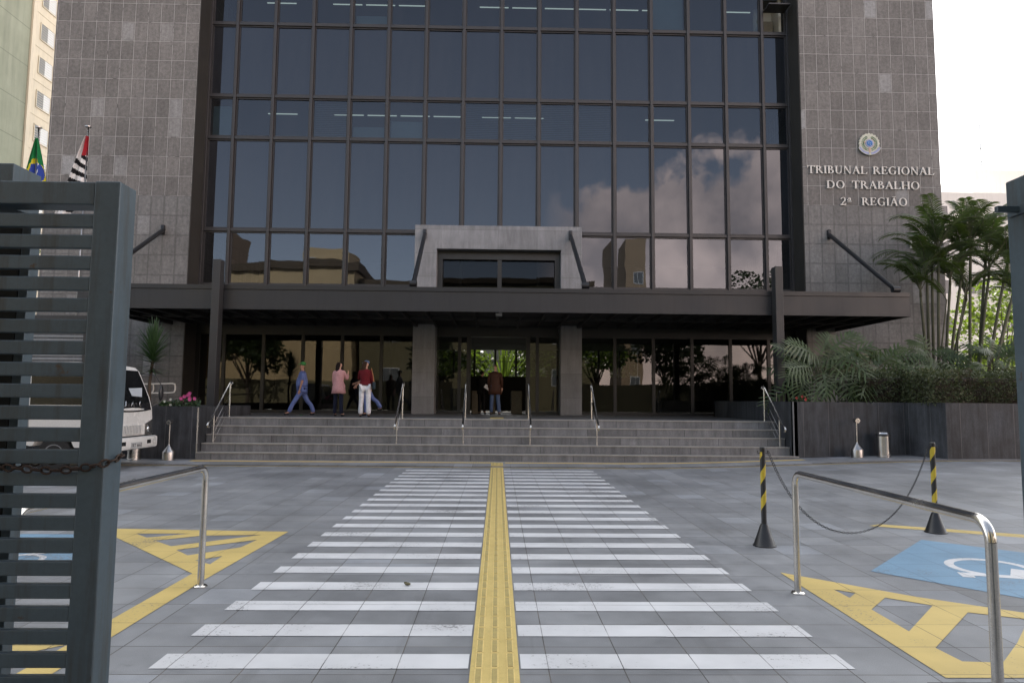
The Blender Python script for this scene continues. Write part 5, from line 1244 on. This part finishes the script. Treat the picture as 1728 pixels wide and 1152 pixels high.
# ------------------------------------------------------------------ people
def skinned(name, J, E_, mat, parent, sub=1, loc=None):
    """continuous body surface from a jointed skeleton: J = {name: (x,y,z,r)}"""
    keys = list(J); me = bpy.data.meshes.new(name); me.from_pydata([J[k][:3] for k in keys], [(keys.index(a), keys.index(b)) for a, b in E_], [])
    o = bpy.data.objects.new(name, me); COL.objects.link(o); sk = o.modifiers.new('skin', 'SKIN'); sk.branch_smoothing = 0.6
    if not me.skin_vertices: return o
    for i, k in enumerate(keys):
        q = me.skin_vertices[0].data[i]; r = J[k][3]; q.radius = (r, r) if not isinstance(r, tuple) else r; q.use_root = (i == 0)
    sb = o.modifiers.new('smooth', 'SUBSURF'); sb.levels = sub; sb.render_levels = sub
    dg = bpy.context.evaluated_depsgraph_get(); m2 = bpy.data.meshes.new_from_object(o.evaluated_get(dg)); bpy.data.objects.remove(o)
    m2.name = name; m2.materials.clear(); m2.materials.append(mat); m2.polygons.foreach_set('use_smooth', [True]*len(m2.polygons))
    ob = bpy.data.objects.new(name, m2); COL.objects.link(ob); ob.parent = parent; return ob
def person(loc, rz, h, label, skin, legs, arms, top, trousers, hair, shoes='shoe', top_len=0.86, sleeve=1.0, belly=0.0, fem=0.0, flare=0.0, headturn=0.0, lean=0.0, cap=None, coat=False):
    """local +Y is where the person faces. legs: per side (hip swing, knee bend, toe-out); arms: per side (shoulder pitch, out, elbow)"""
    r = empty('person', loc, rz, label, 'person'); s = h/1.75
    hw = 0.095; sw = 0.185-0.02*fem
    J = {}
    def put(k, x, y, z, rad): J[k] = (x*s, y*s, z*s, (rad if isinstance(rad, tuple) else rad)*s if not isinstance(rad, tuple) else tuple(q*s for q in rad))
    ly = lambda z: lean*(z-0.95)
    hipz = 0.93
    drop = 0
    A = {}
    for sd in (-1, 1):
        sw_, kn, toe = legs[(sd+1)//2]
        kx, ky, kz = sd*(hw+0.01), 0.44*sin(sw_), hipz-0.44*cos(sw_)
        a2 = sw_-kn; ax, ay, az = sd*(hw+0.015+toe), ky+0.42*sin(a2), kz-0.42*cos(a2); A[sd] = (kx, ky, kz, ax, ay, az)
    low = min(A[1][5], A[-1][5]); shift = 0.075-low
    put('pelvis', 0, 0, .97+shift, .105); put('waist', 0, ly(1.1), 1.10+shift, .105-.012*fem+belly*.3); put('chest', 0, ly(1.3), 1.29+shift, .125-.01*fem); put('neckbase', 0, ly(1.45), 1.43+shift, .07); put('neck', 0, ly(1.5)+.005, 1.50+shift, .048)
    hx, hy = sin(headturn)*0.02, cos(headturn)*0.02
    put('jaw', hx, ly(1.56)+hy, 1.565+shift, .062); put('face', hx*.6, ly(1.63)+hy*.6, 1.635+shift, .078); put('crown', 0, ly(1.7)-.005, 1.695+shift, .066)
    put('nose', sin(headturn)*.095, ly(1.6)+cos(headturn)*.095, 1.612+shift, .013)
    E_ = [('pelvis', 'waist'), ('waist', 'chest'), ('chest', 'neckbase'), ('neckbase', 'neck'), ('neck', 'jaw'), ('jaw', 'face'), ('face', 'crown'), ('face', 'nose')]
    top_J = {}; W = {}
    for sd in (-1, 1):
        n = 'L' if sd < 0 else 'R'; kx, ky, kz, ax, ay, az = A[sd]
        put(n+'hip', sd*hw, 0, hipz+shift-.03, .082); put(n+'knee', kx, ky, kz+shift, .055); put(n+'calf', (kx+ax)/2, (ky+ay)/2-.012, (kz+az)/2+.06+shift, .05); put(n+'ank', ax, ay, az+shift, .038)
        put(n+'toe', ax+sd*.02, ay+.13, az+shift-.04, .034)
        E_ += [('pelvis', n+'hip'), (n+'hip', n+'knee'), (n+'knee', n+'calf'), (n+'calf', n+'ank'), (n+'ank', n+'toe')]
        p, out, el = arms[(sd+1)//2]; sx, sy, sz = sd*sw, ly(1.42), 1.40
        d1 = Vector((sd*sin(out), sin(p)*cos(out), -cos(p)*cos(out))); e = Vector((sx, sy, sz))+d1*.28
        inw = -sd*0.25*min(1, el); d2 = Vector((sd*sin(out)*.6+inw, sin(p+el), -cos(p+el))).normalized(); w = e+d2*.245
        put(n+'sh', sx, sy, sz+shift, .058-.008*fem); put(n+'elb', e.x, e.y, e.z+shift, .040-.004*fem); put(n+'wr', w.x, w.y, w.z+shift, .026)
        E_ += [('neckbase' if False else 'chest', n+'sh'), (n+'sh', n+'elb'), (n+'elb', n+'wr')]
        pl_ = w+d2*.065; put(n+'palm', pl_.x, pl_.y, pl_.z+shift, .033); E_.append((n+'wr', n+'palm')); fw2 = d2.cross(Vector((1, 0, 0)));
        fw2 = fw2.normalized() if fw2.length > .1 else Vector((0, 1, 0)); curl = Vector((-sd, 0, 0))
        for k in range(4):
            b = pl_+fw2*(.026-.017*k)+d2*.03; L4 = (.038, .044, .040, .030)[k]; c1 = b+d2*L4*.7+curl*.006; c2 = c1+(d2*.8+curl*.6).normalized()*L4*.8
            put(n+'f%da' % k, b.x, b.y, b.z+shift, .0095); put(n+'f%db' % k, c1.x, c1.y, c1.z+shift, .0088); put(n+'f%dc' % k, c2.x, c2.y, c2.z+shift, .007); E_ += [(n+'palm', n+'f%da' % k), (n+'f%da' % k, n+'f%db' % k), (n+'f%db' % k, n+'f%dc' % k)]
        tb = pl_+fw2*.034-d2*.012; tc_ = tb+(fw2*.6+d2*.7+curl*.3).normalized()*.045; put(n+'t0', tb.x, tb.y, tb.z+shift, .011); put(n+'t1', tc_.x, tc_.y, tc_.z+shift, .0085); E_ += [(n+'palm', n+'t0'), (n+'t0', n+'t1')]
    skinned('body', J, E_, M[skin], r)
    g = lambda k, add=0, dz=0, dx=0, dy=0: (J[k][0]+dx*s, J[k][1]+dy*s, J[k][2]+dz*s, (J[k][3] if not isinstance(J[k][3], tuple) else J[k][3][0])+add*s)
    # upper garment: an elliptical loft from the neck to the hem, plus sleeves
    hem = top_len; bl_ = belly
    rings = [(1.475, .062, .062, 0), (1.455, .105, .078, 0), (1.435, .160, .095, 0), (1.40, .195-.02*fem, .112, 0), (1.33, .198-.02*fem, .125, 0), (1.24, .188-.02*fem, .130+bl_*.6, bl_*.3), (1.13, .172-.025*fem, .125+bl_*1.3, bl_*.7), (1.04, .178-.01*fem, .130+bl_*1.2, bl_*.7)]
    if hem < 1.0: rings += [(0.96, .192+.018*coat, .142+bl_*.6, bl_*.3), (max(hem, .86), .200+.012*coat, .148+bl_*.3, 0)]
    if hem < .85: rings += [(hem, .206+.03*coat, .152+.02*coat, 0)]
    t = MB(); nn = 20
    for (z, rx, ry, yo) in rings:
        for k in range(nn):
            q = 2*pi*k/nn; w_ = 1+0.02*sin(5*q+z*20); t.v.append((rx*cos(q)*w_*s, (ry*sin(q)*w_+yo*.5+ly(z)+.0)*s, (z+shift+.012*sin(3*q)*(z < 1.1))*s))
    for i in range(len(rings)-1):
        for k in range(nn): t.f.append((i*nn+k, (i+1)*nn+k, (i+1)*nn+(k+1) % nn, i*nn+(k+1) % nn)); t.fm.append(0)
    t.f.append(tuple(range(nn))); t.fm.append(0); t.f.append(tuple(reversed([(len(rings)-1)*nn+k for k in range(nn)]))); t.fm.append(0)
    t.build('coat' if coat else 'shirt', M[top], r, world=False, smooth=True)
    for n in 'LR':
        a_, b_, w_ = Vector(J[n+'sh'][:3]), Vector(J[n+'elb'][:3]), Vector(J[n+'wr'][:3]); i_ = a_.lerp(Vector((0, a_.y, a_.z)), .35)
        if sleeve < 1: m_ = a_.lerp(b_, .9); T = {'i': (*i_, .07*s), 's': (*a_, .075*s), 'm': (*m_, .068*s)}; E2 = [('i', 's'), ('s', 'm')]
        else: m_ = b_.lerp(w_, .93); T = {'i': (*i_, .065*s), 's': (*a_, (.072-.006*fem)*s), 'm': (*b_, .056*s), 'w': (*m_, .042*s)}; E2 = [('i', 's'), ('s', 'm'), ('m', 'w')]
        skinned('sleeve', T, E2, M[top], r)
    Q = {'p': g('pelvis', .03+belly*.5-.03*coat, -.02)}; E3 = []
    for n in 'LR':
        Q[n+'h'] = g(n+'hip', .022-.03*coat); Q[n+'k'] = g(n+'knee', .016+.008*flare); Q[n+'c'] = g(n+'calf', .014+.012*flare); a_ = J[n+'ank']; Q[n+'a'] = (a_[0], a_[1], a_[2]-.012*s, (.058+.03*flare)*s)
        E3 += [('p', n+'h'), (n+'h', n+'k'), (n+'k', n+'c'), (n+'c', n+'a')]
    skinned('trousers', Q, E3, M[trousers], r)
    for n in 'LR':
        a_ = J[n+'ank']; t_ = J[n+'toe']; skinned('shoe', {'h': (a_[0], a_[1]-.02*s, a_[2]-.035*s, .040*s), 'm': ((a_[0]+t_[0])/2, (a_[1]+t_[1])/2, a_[2]-.038*s, .042*s), 't': (t_[0], t_[1]+.01*s, t_[2]-.002*s, .038*s)}, [('h', 'm'), ('m', 't')], M[shoes], r)
    # hair or cap
    f = J['face']; c = J['crown']; hd = Matrix.Rotation(-headturn, 3, 'Z'); bk = hd @ Vector((0, -1, 0))
    if hair:
        col, length = hair; H = {'t': (c[0]+bk.x*.015*s, c[1]+bk.y*.015*s, c[2]+.018*s, .078*s), 'b': (f[0]+bk.x*.035*s, f[1]+bk.y*.035*s, f[2]-.005*s, .080*s)}; E4 = [('t', 'b')]
        z = f[2]-.08*s; k = 0; last = 'b'
        while z > f[2]-length*s:
            H['q%d' % k] = (f[0]+bk.x*(.07)*s, f[1]+bk.y*(.075)*s+ly(1.3)*0, z, (.074-.006*k)*s); E4.append((last, 'q%d' % k)); last = 'q%d' % k; z -= .09*s; k += 1
        skinned('hair', H, E4, M[col], r)
    fd = hd @ Vector((0, 1, 0)); sdv = hd @ Vector((1, 0, 0)); t = MB()
    for q in (-1, 1): t.ball(tuple(Vector(f[:3])+fd*.074*s+sdv*q*.030*s+Vector((0, 0, .010*s))), .0085*s, 1, 1, .7, 8, 6)
    t.build('eyes', M['black_cloth'], r, world=False)
    t = MB(); t.ball(tuple(Vector(J['jaw'][:3])+fd*.060*s+Vector((0, 0, .012*s))), .018*s, 1.1, .35, .3, 8, 6); t.build('mouth', M['pink'], r, world=False)
    t = MB()
    for q in (-1, 1): t.ball(tuple(Vector(f[:3])+sdv*q*.082*s-Vector((0, 0, .01*s))), .024*s, .35, .7, 1.1, 8, 6)
    t.build('ears', M[skin], r, world=False)
    if cap:
        t = MB(); t.ball((c[0], c[1], c[2]+.008*s), .088*s, 1, 1.08, .78, 14, 8); b = Vector(c[:3])+fd*.085*s; t.cbox(-.06*s, .06*s, -.045*s, .05*s, -.006*s, .006*s, .005*s)
        n_ = len(t.v)-24*0; t.build('cap', M[cap], r, world=False, smooth=SM)
        t2 = MB(); t2.cbox(-.065*s, .065*s, -.05*s, .055*s, -.006*s, .006*s, .005*s); t2.xf(Matrix.Translation(b+Vector((0, 0, -.005*s))) @ Matrix.Rotation(-headturn, 4, 'Z') @ Matrix.Rotation(-.2, 4, 'X')); t2.build('cap_peak', M[cap], r, world=False)
    return r, J, s
FL = PL+0.003
LEFT, RIGHT, AWAY = radians(90), radians(-90), 0.0
a, J, s = person((-6.28, 22.1, FL), LEFT+.35, 1.78, 'man in blue work clothes and green cap walking left across the landing', 'skin', ((0.50, 0.05, 0), (-0.42, 0.10, 0)), ((0.10, .05, .15), (-.12, .12, .55)), 'scrub_blue', 'scrub_blue', None, 'shoe', .80, .5, .04, 0, .55, radians(-8), 0, 'green_cap')
w = J['Lwr']; t = MB(); t.tube([(w[0]-.001, w[1], w[2]+.012), (w[0]+.001, w[1], w[2]-.012)], .031, 12); t.build('wristwatch', M['chrome'], a, world=False)
b, J, s = person((-4.86, 21.0, FL), -0.25, 1.68, 'woman with long dark hair in a pale pink coat standing on the landing', 'skin_light', ((0.03, 0, .02), (-0.02, 0, .02)), ((0.1, .10, .2), (0.55, .12, 1.9)), 'pink_coat', 'navy', ('dark_hair', .34), 'shoe', .72, 1, 0, 1, .1, radians(35), 0, None, True)
c, J, s = person((-4.28, 22.3, FL), LEFT, 1.76, 'man in blue work clothes and blue cap half hidden behind the woman in white trousers', 'skin', ((-0.05, 0, 0), (-0.48, 0.25, 0)), ((0.3, .08, .5), (0.45, .15, .7)), 'scrub_blue', 'scrub_blue', None, 'shoe', .80, .5, .02, 0, .5, 0, 0, 'blue_cap')
d, J, s = person((-3.93, 20.35, FL), 0.12, 1.68, 'woman in dark red top and white flared trousers with a shoulder bag seen from behind', 'skin_light', ((0.05, 0, .01), (-0.04, 0, .015)), ((0.55, .12, 1.2), (0.05, .10, .4)), 'maroon', 'white_cloth', ('brown_hair', .30), 'shoe', .97, 1, 0, 1, 1.0, radians(62), 0)
t = MB(); t.cbox(.17, .27, -.10, .12, .84, 1.06, .03); t.xf(Matrix.Rotation(-.25, 4, 'Y') @ Matrix.Translation((-.20, 0, 0)) @ Matrix.Translation((.22, 0, .0)))
bag = empty('shoulder_bag', (-3.90, 20.35, FL), 0.12, 'dark teal shoulder bag hanging from the woman in white trousers', 'bag')
t = MB(); t.cbox(.18, .27, -.11, .12, .82, 1.04, .03); t.build('bag_body', M['bag_teal'], bag, world=False)
t = MB(); t.tube([(.22, -.09, 1.02), (.20, -.10, 1.2), (.15, -.07, 1.40), (.14, 0, 1.435), (.15, .07, 1.38), (.20, .10, 1.2), (.23, .10, 1.02)], .009, 6); t.build('strap', M['tan_leather'], bag, world=False)
e, J, s = person((-0.10, 24.6, FL), 0.05, 1.84, 'person in a brown jacket and blue jeans walking into the dark doorway', 'skin_light', ((0.08, 0, .01), (-0.12, 0.05, .03)), ((0.1, .10, .25), (0.12, .16, .2)), 'brown_jacket', 'denim', ('grey_hair', .08), 'shoe', .70, 1, .01, 0, .3, radians(18), 0, None, True)
f, J, s = person((-0.62, 26.6, FL-.01), -0.4, 1.70, 'person in black clothes standing in the shadow left of the brown jacket', 'skin', ((0.03, 0, .01), (-0.02, 0, .01)), ((0.3, .10, .9), (0.4, .1, 1.0)), 'black_cloth', 'black_cloth', ('dark_hair', .12), 'shoe', .80, 1, 0, 0, .2, radians(40), 0)
t = MB(); t.cbox(-.10, .10, -.004, .004, -.07, .07, .003); t.xf(Matrix.Translation((-0.42, 26.25, FL+1.02)) @ Matrix.Rotation(.6, 4, 'Y')); tag(t.build('paper_sheet', M['paper']), 'small white sheet held beside the brown jacket in the doorway', 'paper')
